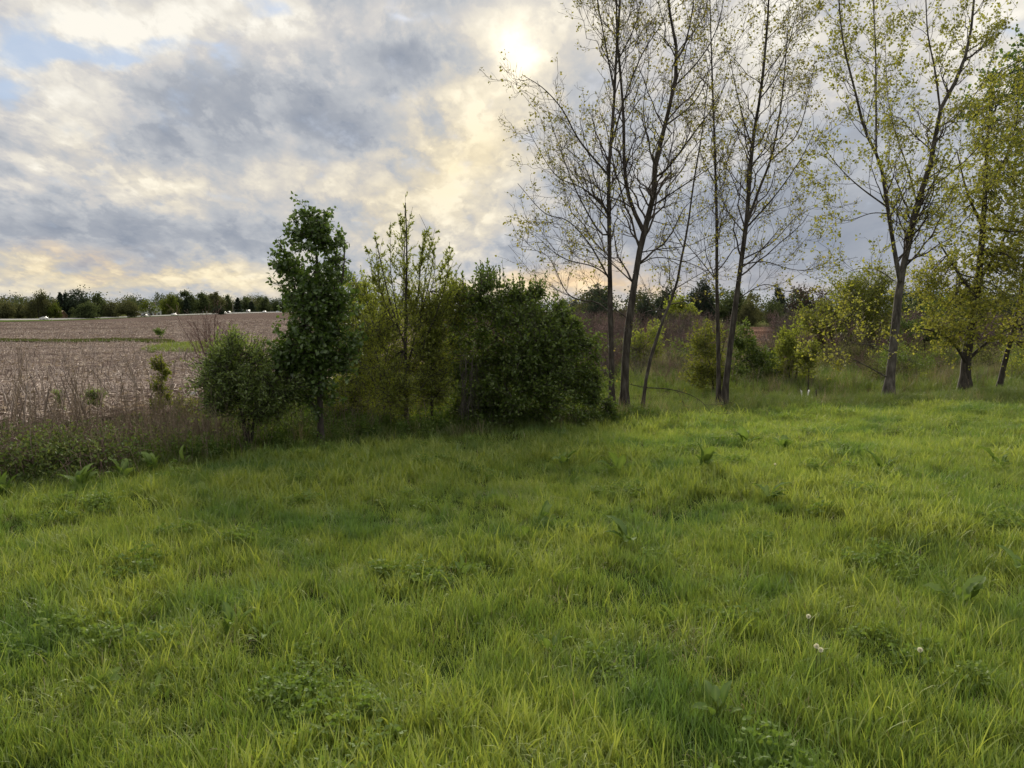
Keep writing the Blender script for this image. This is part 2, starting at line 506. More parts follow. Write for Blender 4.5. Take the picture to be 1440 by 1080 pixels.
GROUND = solid_mat('ground_soil_and_weeds', [(0, (.035, .032, .018)), (.45, (.055, .062, .022)), (1, (.085, .095, .034))], 1.3, .95, world=True, bump=.03)
V, F = polar_ground()
tag(mesh_obj('ground', V, F, GROUND, smoothf=True), kind='structure')


def ud_sheet(name, us, D0, D1, nD, off, mat, geom=True):
    us = np.asarray(us); V = []
    for u in us:
        d0, d1 = float(D0(u)), float(D1(u))
        D = np.geomspace(d0, d1, nD)
        V.append(np.stack([u * D, D, height(u * D, D) + off(D)], 1))
    V = np.array(V); n = nD
    i = (np.arange(len(us) - 1) * n)[:, None]; j = np.arange(n - 1)[None]
    F = np.stack([i + j, i + n + j, i + n + j + 1, i + j + 1], -1).reshape(-1, 4)
    return tag(mesh_obj(name, V.reshape(-1, 3), F, mat, smoothf=True), kind='structure')


def near_u(u):
    return np.interp(u, [-1.3, -.75, -.42, -.1, .05, 1.2], [9.0, 9.4, 13.0, 22, 34, 36])


RX0, RY0, RX1, RY1 = -229.0, 370.0, -206.0, 650.0            # road centre line through two points


def road_D(u):
    # where the sight line x=u*D meets the road
    dx, dy = RX1 - RX0, RY1 - RY0
    s = (u * RY0 - RX0) / (dx - u * dy)
    return RY0 + s * dy


def field_far(u):
    return np.where(u < -.30, np.minimum(road_D(np.minimum(u, -.30)) - np.interp(u, [-.75, -.62, -.5, -.4], [95, 75, 34, 14]), 660), np.interp(u, [-.30, -.2, 0, .2, .5, 1.2], [640, 260, 130, 118, 105, 100]))


def field_mat():
    m = bpy.data.materials.new('stubble_soil'); m.use_nodes = True; T = NT(m.node_tree)
    pos = T.n('ShaderNodeNewGeometry').outputs['Position']
    rot = T.n('ShaderNodeMapping', ins={'Vector': pos, 'Rotation': (0, 0, rad(-8))}).outputs[0]
    row = T.m('SINE', T.m('MULTIPLY', T.n('ShaderNodeSeparateXYZ', ins={0: rot}).outputs[1], 2 * PI / .76))
    n1 = T.noise(T.v('MULTIPLY', rot, (.5, 1.6, 1)), 6, 6, .7)
    n2 = T.noise(pos, .06, 4, .6); n3 = T.noise(T.v('MULTIPLY', rot, (.03, .32, 1)), 1.0, 5, .65)
    f = T.m('MULTIPLY_ADD', row, .06, n1)
    f = T.m('MULTIPLY_ADD', T.m('SUBTRACT', n3, .5), .8, f)
    f = T.m('MULTIPLY_ADD', T.m('SUBTRACT', n2, .5), .35, f)
    c = T.ramp(T.mapr(f, .25, .8, smooth=False), [(0, (.038, .029, .025)), (.45, (.088, .067, .059)), (1, (.235, .188, .165))])
    sx = T.n('ShaderNodeSeparateXYZ', ins={0: pos})
    red = T.mapr(sx.outputs[0], -12, 6)                         # the soil right of the hedge is redder and barer
    c = T.mix(T.m('MULTIPLY', red, .8), c, T.mix(1.0, c, (1.0, .76, .62, 1), 'MULTIPLY'))
    p = T.n('ShaderNodeBsdfPrincipled', ins={'Base Color': c, 'Roughness': .95, 'Specular IOR Level': 0.0})
    b = T.n('ShaderNodeBump', ins={'Height': f, 'Distance': .12, 'Strength': .8}); T.put(p.inputs['Normal'], b.outputs[0])
    o = T.n('ShaderNodeOutputMaterial'); m.node_tree.links.new(p.outputs[0], o.inputs[0])
    return m


ud_sheet('field', np.concatenate([np.linspace(-1.3, -.30, 90), np.linspace(-.29, 1.2, 60)]), near_u, field_far, 90, lambda D: .0 + D * .0006, field_mat())
LAWNSOIL = solid_mat('lawn_soil', [(0, (.018, .026, .008)), (1, (.035, .055, .014))], 5, .95, world=True)
VERGE = solid_mat('verge_grass', [(0, (.045, .065, .018)), (.5, (.075, .105, .026)), (1, (.11, .125, .045))], .35, .95, world=True)
ROAD = solid_mat('asphalt', [(0, (.22, .22, .215)), (1, (.29, .285, .275))], .5, .6, world=True)


def strip_along(name, off0, off1, z, mat, s0=-.35, s1=1.5, n=40, k=3):
    d = unit(np.array([RX1 - RX0, RY1 - RY0])); nv = np.array([d[1], -d[0]])
    V = []
    for s in np.linspace(s0, s1, n):
        c = np.array([RX0 + (RX1 - RX0) * s, RY0 + (RY1 - RY0) * s])
        for o in np.linspace(off0, off1, k):
            q = c + nv * o; V.append([q[0], q[1], hz(q[0], q[1]) + z - .07 * o * max(0.0, 1 - max(0.0, abs(o) - 5) / 12)])
    i = (np.arange(n - 1) * k)[:, None]; j = np.arange(k - 1)[None]
    F = np.stack([i + j, i + j + 1, i + k + j + 1, i + k + j], -1).reshape(-1, 4)
    return tag(mesh_obj(name, V, F, mat), kind='structure')


strip_along('verge', -18, 18, .40, VERGE, k=37)
ud_sheet('verge', np.linspace(-1.3, -.40, 50), lambda u: field_far(np.float64(u)) - 2, lambda u: road_D(u) - 9, 8, lambda D: .0006 * D + .12, VERGE)
strip_along('road', -4.2, 4.2, .56, ROAD, k=5)
PAINT = solid_mat('road_paint', [(0, (.6, .6, .58)), (1, (.75, .75, .72))], 3, .7, world=True)
strip_along('edge_line', 3.6, 3.8, .60, PAINT)
STRIPM = solid_mat('waterway_grass', [(0, (.03, .04, .016)), (1, (.065, .085, .026))], 1.5, .95, world=True)
ud_sheet('grass_waterway', np.linspace(-1.3, -.40, 60), lambda u: np.interp(u, [-1.3, -.7, -.52, -.46, -.40], [66, 66, 62, 55, 44]),
         lambda u: np.interp(u, [-1.3, -.7, -.52, -.46, -.40], [73, 71, 67, 58, 45]), 6, lambda D: .07 + D * .0008, STRIPM)

# lawn -----------------------------------------------------------------------
EDGE = np.array([(x, y) for x, y, _ in [ground_at(px, py) for px, py in
                 [(0, 694), (100, 688), (200, 672), (345, 644), (500, 628), (640, 616), (850, 602), (1000, 588), (1100, 580), (1300, 573), (1440, 572)]]])
EDGE = np.vstack([[-14, EDGE[0, 1] - 2.6], [-9, EDGE[0, 1] - 1.6], EDGE, [14, EDGE[-1, 1] + .4], [22, EDGE[-1, 1] + 1.5]])


def edge_y(x):
    return np.interp(x, EDGE[:, 0], EDGE[:, 1])


def lawn():
    xs = np.linspace(-14, 22, 140); V = []
    n = 60
    for x in xs:
        y1 = edge_y(x) + .3 + .15 * math.sin(x * 3)
        ys = np.linspace(-6, y1, n)
        V.append(np.stack([np.full(n, x), ys, height(np.full(n, x), ys) + .012], 1))
    V = np.array(V)
    i = (np.arange(len(xs) - 1) * n)[:, None]; j = np.arange(n - 1)[None]
    F = np.stack([i + j, i + n + j, i + n + j + 1, i + j + 1], -1).reshape(-1, 4)
    tag(mesh_obj('lawn', V.reshape(-1, 3), F, LAWNSOIL, smoothf=True), kind='structure')


lawn()

# ------------------------------------------------------------------ trees of the hedgerow


def make_trunks(root, lines, K=18, names=None, bark=BARK, sides=11, org=None, flare=1.75):
    """lines: list of (world polyline, r0, r1); the first ones are trunks, others limbs; each a part"""
    Ps, Rs = [], []
    for i, (P, r0, r1) in enumerate(lines):
        Q, L = resample(P, K)
        s = np.linspace(0, 1, K)
        R = r0 + (r1 - r0) * s ** .9
        nm = names[i] if names else 'trunk'
        if nm == 'trunk' and flare:
            R = R * (1 + (flare - 1) * np.exp(-s * L / .12))
        R = R * (1 + .05 * np.sin(s * 37 + i) + .035 * np.sin(s * 83 + 2 * i))
        MB().tubes(Q, R, sides).build(nm, bark, root, smoothf=True, org=org)
        Ps.append(Q); Rs.append(R)
    return np.array(Ps), np.array(Rs)


def poplar(label, Y, trunks, limbs, seed, leaves, lsize, n1=7.0, L1=1.0, leafm=L_POP, bark=BARK, group=None, ang=42, up=.28,
           n2=3.2, t_lo=.28, t_up=.05, top_bias=1.0, wmat=TWIG, name='poplar_tree', cat='tree'):
    rng = np.random.default_rng(seed)
    lines, names = [], []
    for pts, r0, r1, dy in trunks:
        lines.append((on_ground(pxline(pts, Y, dy)), r0 * .62, r1 * .8)); names.append('trunk')
    for pts, r0, r1, ds, dy in limbs:
        P = pxline(pts, Y + ds, dy); lines.append((P, r0 * .60, r1 * .6)); names.append('limb')
    base = lines[0][0][0].copy(); base[2] += .05
    root = tag(empty(name, base), label, cat, group)
    P0, R0 = make_trunks(root, lines, 18, names, bark, org=base)
    ln = np.linalg.norm(np.diff(P0, axis=1), axis=2).sum(1)
    isT = np.array([n == 'trunk' for n in names])
    cnt = np.maximum(3, (ln * n1 * .54)).astype(int)
    A1, Q1, a = [], [], None
    for k in range(len(P0)):
        lo = t_lo if isT[k] else t_up
        C, R, _ = sprout(rng, P0[k:k + 1], R0[k:k + 1], cnt[k:k + 1], lo, .99, ang, 11,
                         lambda i, t: L1 * 1.55 * (1.0 - .5 * t) * (1.0 if isT[k] else .8), 8, up, .05, .40, .0038)
        A1.append(C); Q1.append(R)
    A1 = np.concatenate(A1); Q1 = np.concatenate(Q1)
    L1s = np.linalg.norm(A1[:, -1] - A1[:, 0], axis=1)
    C2, R2, i2 = sprout(rng, A1, Q1, np.maximum(1, (L1s * n2 * 2.4)).astype(int), .18, .98, 48, 14,
                        lambda i, t: .36 * L1s[i] * (1.1 - .6 * t), 5, .22, .06, .6, .0027)
    L2s = np.linalg.norm(C2[:, -1] - C2[:, 0], axis=1)
    C3, R3, i3 = sprout(rng, C2, R2, np.maximum(1, (L2s * 8)).astype(int), .15, .98, 48, 16,
                        lambda i, t: .09 + .12 * L2s[i], 3, .2, .06, .7, .0022)
    m = MB().tubes(A1, Q1, 4).tubes(C2, R2, 3).tubes(C3, R3, 3)
    m.build('twigs', wmat, root, 'stuff', org=base)
    # leaves hang in small clusters near the twig ends
    tw = [(A1, Q1, .20), (C2, R2, .45), (C3, R3, .35)]
    pos, ax = [], []
    for C, R, share in tw:
        n = int(leaves * share)
        idx = rng.integers(0, len(C), n)
        zr = C[idx, -1, 2]
        t = rng.uniform(.45, 1, n) ** .6
        p, d, _ = sample_on(C, R, idx, t)
        zt = P0[..., 2].max(); keep = rng.uniform(0, 1, n) < (top_bias + (1 - top_bias) * np.clip(zr / zt, 0, 1))
        pos.append(p[keep]); ax.append(d[keep])
    pos = np.concatenate(pos); ax = np.concatenate(ax)
    pos = np.repeat(pos[::3], 3, 0)[:len(pos)]; ax = ax[:len(pos)]
    n = len(pos)
    ax = unit(ax * .5 + rng.normal(size=(n, 3)) * .8 + np.array([0, 0, -.45]))
    stem = rng.uniform(.01, .05, n)[:, None]
    sz = lsize * rng.uniform(.5, 1.2, n)
    MB().leaves(pos + ax * stem, ax, sz, sz * .78, rng, .15).build('foliage', leafm, root, 'stuff', org=base)
    return root


def blob_tree(name, label, Y, stems, blobs, seed, leafm, lsize, n_leaf, spray=.22, bark=BARKD, cat='tree', group=None, per=11,
              asp=.55, sub=22, sig=.24, up=.35, limbs=True, spikes=0, spikeL=.4, wander=.12, shell=.55, stem_names=None, twm=None, lift=0.0, droop=-.15):
    """a tree or shrub whose crown is leaf sprays gathered in clumps inside the ellipsoids `blobs`"""
    rng = np.random.default_rng(seed)
    lines, names = [], []
    for q, (pts, r0, r1, dy) in enumerate(stems):
        P = pxline(pts, Y, dy)
        if stem_names is None or stem_names[q] == 'trunk':
            P = on_ground(P)
        lines.append((P, r0, r1)); names.append('trunk' if stem_names is None else stem_names[q])
    base = lines[0][0][0].copy(); base[2] += .05
    root = tag(empty(name, base), label, cat, group)
    P0, R0 = make_trunks(root, lines, 14, names, bark, 8, org=base)
    allP = P0.reshape(-1, 3)
    vol = np.array([b[2] * b[3] * (b[5] if len(b) > 5 else b[2]) for b in blobs], float)
    wts = vol ** .75; wts /= wts.sum()
    ncl = max(8, n_leaf // per)
    cen, out, subs = [], [], []
    for b, wgt in zip(blobs, wts):
        px, py, rx, ry, dy = b[:5]; rd = b[5] if len(b) > 5 else rx
        c = at(px, py, Y + dy); k = (Y + dy) / FPX
        r = np.array([rx, rd, ry]) * k
        ns = max(3, int(sub * len(blobs) * wgt))
        dv = unit(rng.normal(size=(ns, 3))) * (rng.uniform(0, 1, ns) ** (1 / 3 * (1 - shell) + .12))[:, None] * .86
        sc = c + dv * r
        subs.append(sc)
        m = max(4, int(ncl * wgt))
        pick = rng.integers(0, ns, m)
        lo = dv[pick] + rng.normal(size=(m, 3)) * sig * rng.uniform(.5, 1.15, ns)[pick][:, None]
        cen.append(c + lo * r); out.append(unit(lo + rng.normal(size=(m, 3)) * .45))
    cen = np.concatenate(cen); out = np.concatenate(out); subs = np.concatenate(subs)
    gz = height(cen[:, 0], cen[:, 1]) + .04
    ok = cen[:, 2] > gz; cen, out = cen[ok], out[ok]
    tw = MB()
    if limbs:
        d = np.linalg.norm(subs[:, None] - allP[None] + np.array([0, 0, .5])[None, None] * np.linalg.norm(subs[:, None, :2] - allP[None, :, :2], axis=2)[..., None], axis=2)
        j = d.argmin(1); st = allP[j]; rr = R0.reshape(-1)[j]
        s = np.linspace(0, 1, 7)[None, :, None]
        arc = st[:, None] * (1 - s) + subs[:, None] * s
        L = np.linalg.norm(subs - st, axis=1)
        arc[..., 2] += .12 * L[:, None] * np.sin(PI * s[..., 0]) * rng.uniform(-.6, 1, (len(L), 1))
        arc += rng.normal(size=arc.shape) * .03 * L[:, None, None] * np.sin(PI * s)
        tw.tubes(arc, np.maximum(rr * .5, .006)[:, None] * (1 - .7 * s[..., 0]), 4)
    # sprays
    n = len(cen)
    dirs = unit(out + np.array([0, 0, up]))
    L = spray * rng.uniform(.6, 1.4, n)
    s = np.linspace(0, 1, 3)
    C = cen[:, None] + dirs[:, None] * (s[None, :, None] - .4) * L[:, None, None]
    C[..., 2] += lift * L[:, None] * s ** 2
    tw.tubes(C, np.array([.0042, .003, .0018]), 3)
    if spikes:
        top = np.argsort(-cen[:, 2])[:max(spikes * 5, 10)]
        pk = rng.choice(top, spikes)
        sp = cen[pk]; SL = spikeL * rng.uniform(.5, 1.2, spikes)
        dv = unit(rng.normal(size=(spikes, 3)) * .22 + np.array([0, 0, 1]))
        ss = np.linspace(0, 1, 5)
        SC = sp[:, None] + dv[:, None] * (ss[None, :, None] * SL[:, None, None])
        tw.tubes(SC, np.array([.006, .005, .004, .003, .002]), 3)
        ii = np.repeat(np.arange(spikes), 12)
        p2, d2, _ = sample_on(SC, np.broadcast_to(np.array([.006, .005, .004, .003, .002]), SC.shape[:2]), ii, rng.uniform(.1, 1, len(ii)))
    tw.build('branches', twm or bark, root, 'stuff', org=base)
    idx = np.repeat(np.arange(n), per)
    t = rng.uniform(0, 1, len(idx))
    p, d, _ = sample_on(C, np.ones(C.shape[:2]), idx, t)
    ax = unit(d * .55 + rng.normal(size=(len(idx), 3)) * .7 + np.array([0, 0, droop]))
    p = p + rng.normal(size=p.shape) * lsize * .35
    if spikes:
        p = np.vstack([p, p2]); ax = np.vstack([ax, unit(d2 + rng.normal(size=p2.shape) * .7)])
    sz = lsize * rng.uniform(.55, 1.25, len(p))
    MB().leaves(p, ax, sz, sz * asp, rng, .2).build('foliage', leafm, root, 'stuff', org=base)
    return root


# tall bare poplars in the middle
poplar('slim straight poplar with bare grey trunk, just right of the big dark bush', 12.1,
       [([(861, 583), (859, 470), (857, 340), (856, 240), (862, 170), (866, 90), (872, 0), (876, -90), (880, -180)], .080, .010, .3)],
       [([(855, 246), (815, 198), (792, 156), (765, 125), (734, 105)], .030, .007, 0, -.8),
        ([(857, 330), (842, 325), (812, 272), (790, 216), (775, 175)], .026, .007, 0, .7),
        ([(858, 395), (830, 345), (798, 310), (766, 300), (728, 258)], .026, .006, 0, -.4),
        ([(858, 300), (820, 265), (780, 245), (742, 182)], .022, .006, 0, .9),
        ([(864, 130), (851, 60), (840, 0), (832, -60)], .024, .007, 0, -.5),
        ([(861, 200), (878, 140), (903, 76), (931, 31), (948, -20)], .026, .007, 0, .6),
        ([(857, 390), (835, 375), (790, 362), (752, 330)], .020, .005, 0, -.9),
        ([(858, 440), (838, 425), (800, 415), (770, 360), (735, 350)], .022, .005, 0, .4),
        ([(867, 90), (895, 30), (905, -30)], .018, .006, 0, -.5)],
       11, 4200, .044, 9.0, 1.0)
poplar('tallest forked poplar whose trunk splits in two above head height', 12.1,
       [([(878, 582), (880, 500), (889, 420), (897, 370), (905, 325), (917, 295), (920, 260), (922, 225), (935, 178), (950, 110), (953, 80), (946, 40), (938, -10), (932, -110)], .118, .012, -.3)],
       [([(905, 325), (894, 303), (884, 275), (878, 235), (877, 170), (873, 110), (868, 50), (866, -40), (862, -120)], .058, .010, 0, .5),
        ([(921, 250), (940, 235), (970, 195), (1003, 150), (1025, 110)], .030, .006, -.05, -.7),
        ([(953, 82), (964, 60), (975, 5), (978, -70)], .026, .008, -.2, .4),
        ([(948, 122), (985, 82), (1008, 40), (1022, -20)], .022, .006, -.15, -.6),
        ([(934, 178), (970, 150), (990, 120), (1003, 70)], .024, .006, -.1, .7),
        ([(917, 290), (950, 268), (985, 245), (1020, 220)], .024, .006, 0, -.6),
        ([(900, 355), (930, 350), (970, 345), (1000, 330)], .018, .005, 0, .8),
        ([(893, 400), (862, 372), (835, 350), (800, 340)], .020, .005, 0, -.6),
        ([(886, 450), (858, 430), (830, 412), (806, 415)], .018, .005, 0, .5),
        ([(911, 200), (905, 150), (912, 95), (908, 30)], .016, .005, .3, -.4),
        ([(898, 372), (925, 362), (975, 372), (1010, 395)], .017, .004, 0, -.5)],
       12, 3700, .044, 9.0, 1.0)
poplar('thin leaning grey tree beside the forked poplar', 12.0,
       [([(902, 586), (911, 520), (929, 460), (950, 405), (957, 370), (967, 320), (975, 260), (985, 200), (992, 150), (996, 110)], .050, .007, .5)],
       [([(951, 405), (985, 385), (1010, 372)], .014, .004, .2, .4), ([(938, 435), (905, 440), (875, 470)], .014, .004, .15, -.5),
        ([(909, 545), (945, 548), (980, 560), (1005, 585)], .016, .004, 0, -.4), ([(908, 545), (885, 540), (862, 530)], .012, .004, 0, .3),
        ([(962, 350), (940, 310), (930, 270)], .014, .004, .3, -.3)],
       13, 400, .040, 8.5, .7, ang=55, up=.12, name='leaning_tree')
poplar('thin straight poplar with a bare crown, left stem of the close pair', 13.0,
       [([(1011, 575), (1010, 480), (1008, 400), (1008, 320), (1006, 240), (1003, 150), (1000, 60), (997, -40)], .066, .008, .4)],
       [([(1008, 395), (980, 360), (955, 330), (935, 290)], .017, .004, 0, -.5), ([(1007, 330), (1030, 290), (1045, 250)], .015, .004, 0, .6),
        ([(1008, 440), (985, 410), (962, 395)], .014, .004, 0, .4), ([(1006, 260), (985, 215), (970, 170)], .015, .004, 0, -.4)],
       14, 2000, .044, 10.0, .85)
poplar('pale leafed tall poplar, right stem of the close pair', 12.95,
       [([(1017, 576), (1023, 520), (1033, 440), (1042, 370), (1050, 310), (1055, 240), (1061, 180), (1070, 130), (1077, 60), (1081, 0), (1085, -110)], .094, .010, -.2)],
       [([(1051, 312), (1066, 270), (1085, 220), (1098, 150), (1105, 80), (1110, 10)], .042, .008, 0, .5),
        ([(1058, 208), (1046, 170), (1034, 120), (1024, 70)], .024, .006, -.05, -.5),
        ([(1068, 140), (1090, 110), (1110, 60), (1122, 0)], .022, .006, -.1, .6),
        ([(1050, 320), (1090, 275), (1125, 225), (1150, 175)], .026, .006, 0, -.7),
        ([(1044, 365), (1085, 342), (1120, 305), (1150, 290)], .022, .005, 0, .7),
        ([(1044, 372), (1075, 368), (1110, 378), (1142, 382)], .020, .005, 0, -.6),
        ([(1049, 330), (1025, 300), (1008, 262), (1000, 230)], .018, .005, 0, .5),
        ([(1084, 225), (1120, 190), (1138, 130), (1146, 80)], .022, .005, .25, .5),
        ([(1037, 420), (1075, 400), (1110, 410), (1135, 395)], .016, .004, 0, .6)],
       15, 5400, .046, 9.0, 1.0)
poplar('leafy poplar with a Y fork and a swollen dark base, right of the tree guard', 14.3,
       [([(1248, 563), (1255, 500), (1262, 430), (1266, 395), (1276, 350), (1284, 310), (1290, 280), (1300, 258), (1312, 215), (1322, 155), (1346, 110), (1360, 70), (1368, 20), (1374, -80)], .145, .014, .3)],
       [([(1266, 395), (1259, 360), (1251, 310), (1245, 270), (1238, 230), (1228, 208), (1215, 180), (1203, 130), (1190, 80), (1182, 30), (1176, -60)], .075, .010, 0, -.6),
        ([(1232, 218), (1232, 150), (1231, 60), (1228, 0), (1226, -90)], .034, .008, -.35, .5),
        ([(1322, 155), (1315, 100), (1305, 50), (1302, 0), (1299, -80)], .034, .008, .2, -.4),
        ([(1289, 285), (1276, 235), (1257, 180), (1248, 130), (1245, 60)], .028, .007, .1, .7),
        ([(1292, 275), (1335, 245), (1378, 205), (1410, 160)], .026, .006, .1, -.8),
        ([(1246, 290), (1208, 262), (1180, 235), (1150, 195)], .028, .006, -.2, -.7),
        ([(1247, 300), (1225, 300), (1190, 310), (1165, 300)], .018, .005, -.2, .6),
        ([(1257, 395), (1235, 380), (1205, 378), (1180, 390)], .018, .005, 0, -.6),
        ([(1246, 530), (1225, 518), (1190, 500), (1160, 485)], .024, .005, 0, -.5), ([(1252, 495), (1232, 485), (1200, 482), (1178, 470)], .018, .004, 0, .6),
        ([(1318, 180), (1350, 160), (1385, 110), (1400, 60)], .022, .005, .2, .5)],
       16, 15000, .056, 8.5, 1.05, L_POPG, BARKP, n2=3.6)
# the dense golden tree and its neighbours at the right
blob_tree('golden_tree', 'dense golden leafed tree with thick dark trunk at the right lawn edge', 15.5,
          [([(1357, 555), (1359, 500), (1366, 460), (1375, 400), (1382, 320), (1386, 250), (1390, 170)],   .11, .025, .2),
           ([(1360, 515), (1345, 488), (1318, 468), (1295, 462)], .04, .012, -.5), ([(1362, 505), (1392, 478), (1420, 462), (1445, 455)], .04, .012, -.6),
           ([(1372, 420), (1345, 380), (1320, 340)], .045, .012, -.4), ([(1376, 395), (1405, 350), (1425, 300)], .045, .012, .6),
           ([(1382, 320), (1360, 270), (1345, 210)], .035, .01, .4), ([(1386, 270), (1415, 220), (1430, 170)], .035, .01, -.3)],
          [(1350, 430, 75, 60, -.3), (1415, 420, 65, 70, -.2), (1375, 330, 75, 80, 0), (1430, 310, 60, 80, .2), (1385, 230, 60, 70, 0),
           (1425, 190, 50, 70, .2), (1395, 130, 40, 60, 0), (1320, 400, 45, 45, -.4), (1330, 468, 46, 20, -.4), (1425, 470, 40, 18, -.4)],
          21, L_GOLD, .056, 23000, .26, BARKD, per=9, asp=.8, sub=17, sig=.27, stem_names=['trunk'] + ['limb'] * 6, up=.2)
blob_tree('slanted_tree', 'thin slanted golden leafed tree at the right border', 15.6,
          [([(1403, 553), (1415, 500), (1424, 470), (1434, 420), (1442, 360), (1450, 290)], .06, .015, .3)],
          [(1450, 420, 50, 70, 0), (1455, 330, 50, 80, 0), (1460, 480, 40, 40, -.2)], 22, L_GOLD, .052, 4200, .26, BARKD, per=9, asp=.8, sub=12, up=.2)
blob_tree('dark_leafed_tree', 'dark green tree top reaching in behind the golden tree at upper right', 17.5,
          [([(1500, 550), (1496, 400), (1480, 250), (1462, 120), (1455, 30)], .12, .02, 0)],
          [(1425, 95, 34, 42, -.2), (1450, 150, 46, 60, 0), (1390, 165, 34, 36, 0), (1450, 60, 40, 40, 0), (1405, 125, 30, 30, .2), (1480, 230, 60, 80, 0), (1365, 150, 26, 18, 0), (1415, 215, 40, 30, 0)],
          23, L_PEAR, .085, 4200, .3, BARKD, per=9, asp=.8, sub=9, sig=.26)

# left and centre of the hedgerow
blob_tree('round_tree', 'small round willow like tree with twin stems at the hedgerow left end', 8.75,
          [([(346, 640), (344, 600), (335, 560), (322, 520)], .028, .008, -.1), ([(350, 640), (356, 600), (362, 550), (372, 510)], .022, .007, .1),
           ([(348, 638), (350, 590), (352, 540), (350, 500)], .018, .006, 0)],
          [(335, 525, 52, 46, 0), (310, 535, 36, 40, -.1), (382, 530, 48, 52, .1), (345, 560, 58, 38, 0), (400, 555, 26, 42, .25), (330, 500, 38, 28, 0)],
          31, L_WILLOW, .042, 30000, .17, BARKD, per=13, asp=.36, sub=20, sig=.24, spikes=16, spikeL=.16, up=.5)
blob_tree('pear_tree', 'narrow dark green pear tree standing tallest at the left of the hedgerow', 9.05,
          [([(452, 634), (450, 560), (452, 500), (450, 420), (444, 350), (436, 300)], .042, .010, .05),
           ([(452, 590), (435, 560), (420, 540)], .014, .006, -.1), ([(451, 520), (470, 460), (483, 380), (484, 335)], .022, .007, .1),
           ([(451, 500), (425, 440), (408, 380), (398, 352)], .022, .007, -.1)],
          [(437, 306, 17, 26, 0), (438, 338, 27, 30, 0), (442, 395, 42, 42, 0), (445, 440, 48, 38, 0), (440, 490, 44, 44, 0), (436, 535, 38, 34, 0),
           (481, 338, 8, 14, .05), (475, 356, 14, 16, .05), (397, 354, 11, 8, -.05), (402, 372, 16, 14, -.05), (402, 500, 22, 34, -.1), (480, 490, 24, 40, 0), (418, 325, 10, 20, 0), (452, 312, 9, 18, 0)],
          32, L_PEAR, .058, 14000, .17, BARKD, per=9, asp=.72, sub=11, sig=.26, stem_names=['trunk'] + ['limb'] * 3, up=.5, droop=-.35)
blob_tree('feathery_tree', 'feathery upright tree with thin see-through top between pear and dark bush', 10.2,
          [([(572, 614), (571, 560), (570, 500), (571, 430), (572, 350), (570, 285)], .032, .006, 0), ([(556, 612), (551, 580), (543, 560), (530, 520)], .022, .006, -.2),
           ([(572, 520), (590, 450), (605, 390), (612, 340)], .014, .005, .2), ([(571, 490), (550, 430), (536, 370), (528, 335)], .014, .005, -.2)],
          [(545, 545, 60, 46, -.1), (590, 520, 45, 50, 0), (530, 490, 50, 50, .1), (585, 460, 45, 50, 0)],
          33, L_OLIVE, .042, 17000, .2, BARKD, per=11, asp=.42, sub=16, sig=.27, stem_names=['trunk', 'trunk', 'limb', 'limb'], up=.5)


def feather_top():
    """the bare-ish leader shoots of the feathery tree"""
    root = bpy.data.objects['feathery_tree']; org = np.array(root.location)
    rng = np.random.default_rng(77)
    L = [(570, 440, 570, 273), (562, 460, 549, 312), (582, 460, 590, 300), (556, 470, 528, 332), (590, 470, 612, 322), (596, 480, 632, 340),
         (548, 480, 515, 350), (574, 420, 580, 292), (566, 430, 559, 300), (586, 440, 601, 318), (552, 450, 538, 335), (600, 480, 638, 366),
         (560, 470, 522, 380), (590, 480, 622, 372), (576, 460, 594, 345), (566, 470, 545, 360), (546, 500, 512, 400), (604, 500, 640, 400)]
    P = []
    for i, (a, b, c, d) in enumerate(L):
        dy = rng.uniform(-.35, .35)
        p0, p1 = at(a, b, 10.2 + dy * .4), at(c, d, 10.2 + dy)
        s = np.linspace(0, 1, 9)[:, None]; q = p0 + (p1 - p0) * s
        q[:, :2] += rng.normal(size=(1, 2)) * .07 * np.sin(PI * s); q[:, 2:] += .06 * np.sin(PI * s) * rng.uniform(-1, .6); q += rng.normal(size=q.shape) * .006
        P.append(q)
    P = np.array(P); R = np.broadcast_to(np.linspace(.007, .0018, 9), P.shape[:2])
    C, RC, _ = sprout(rng, P, R, np.full(len(P), 26), .05, .98, 40, 12, lambda i, t: .34 * (1.15 - t), 5, .12, .06, .6, .0018)
    m = MB().tubes(P, R, 4).tubes(C, RC, 3)
    m.build('branches', BARKD, root, 'stuff', org=org)
    idx = rng.integers(0, len(C), 16000); p, d, _ = sample_on(C, RC, idx, rng.uniform(.05, 1, 16000))
    # fewer leaves towards the tip
    zf = (p[:, 2] - p[:, 2].min()) / np.ptp(p[:, 2]); k = rng.uniform(0, 1, len(p)) > zf * .38
    p, d = p[k], d[k]
    ax = unit(d + rng.normal(size=p.shape) * .55)
    sz = .036 * rng.uniform(.6, 1.2, len(p))
    MB().leaves(p, ax, sz, sz * .4, rng).build('foliage', L_OLIVE, root, 'stuff', org=org)


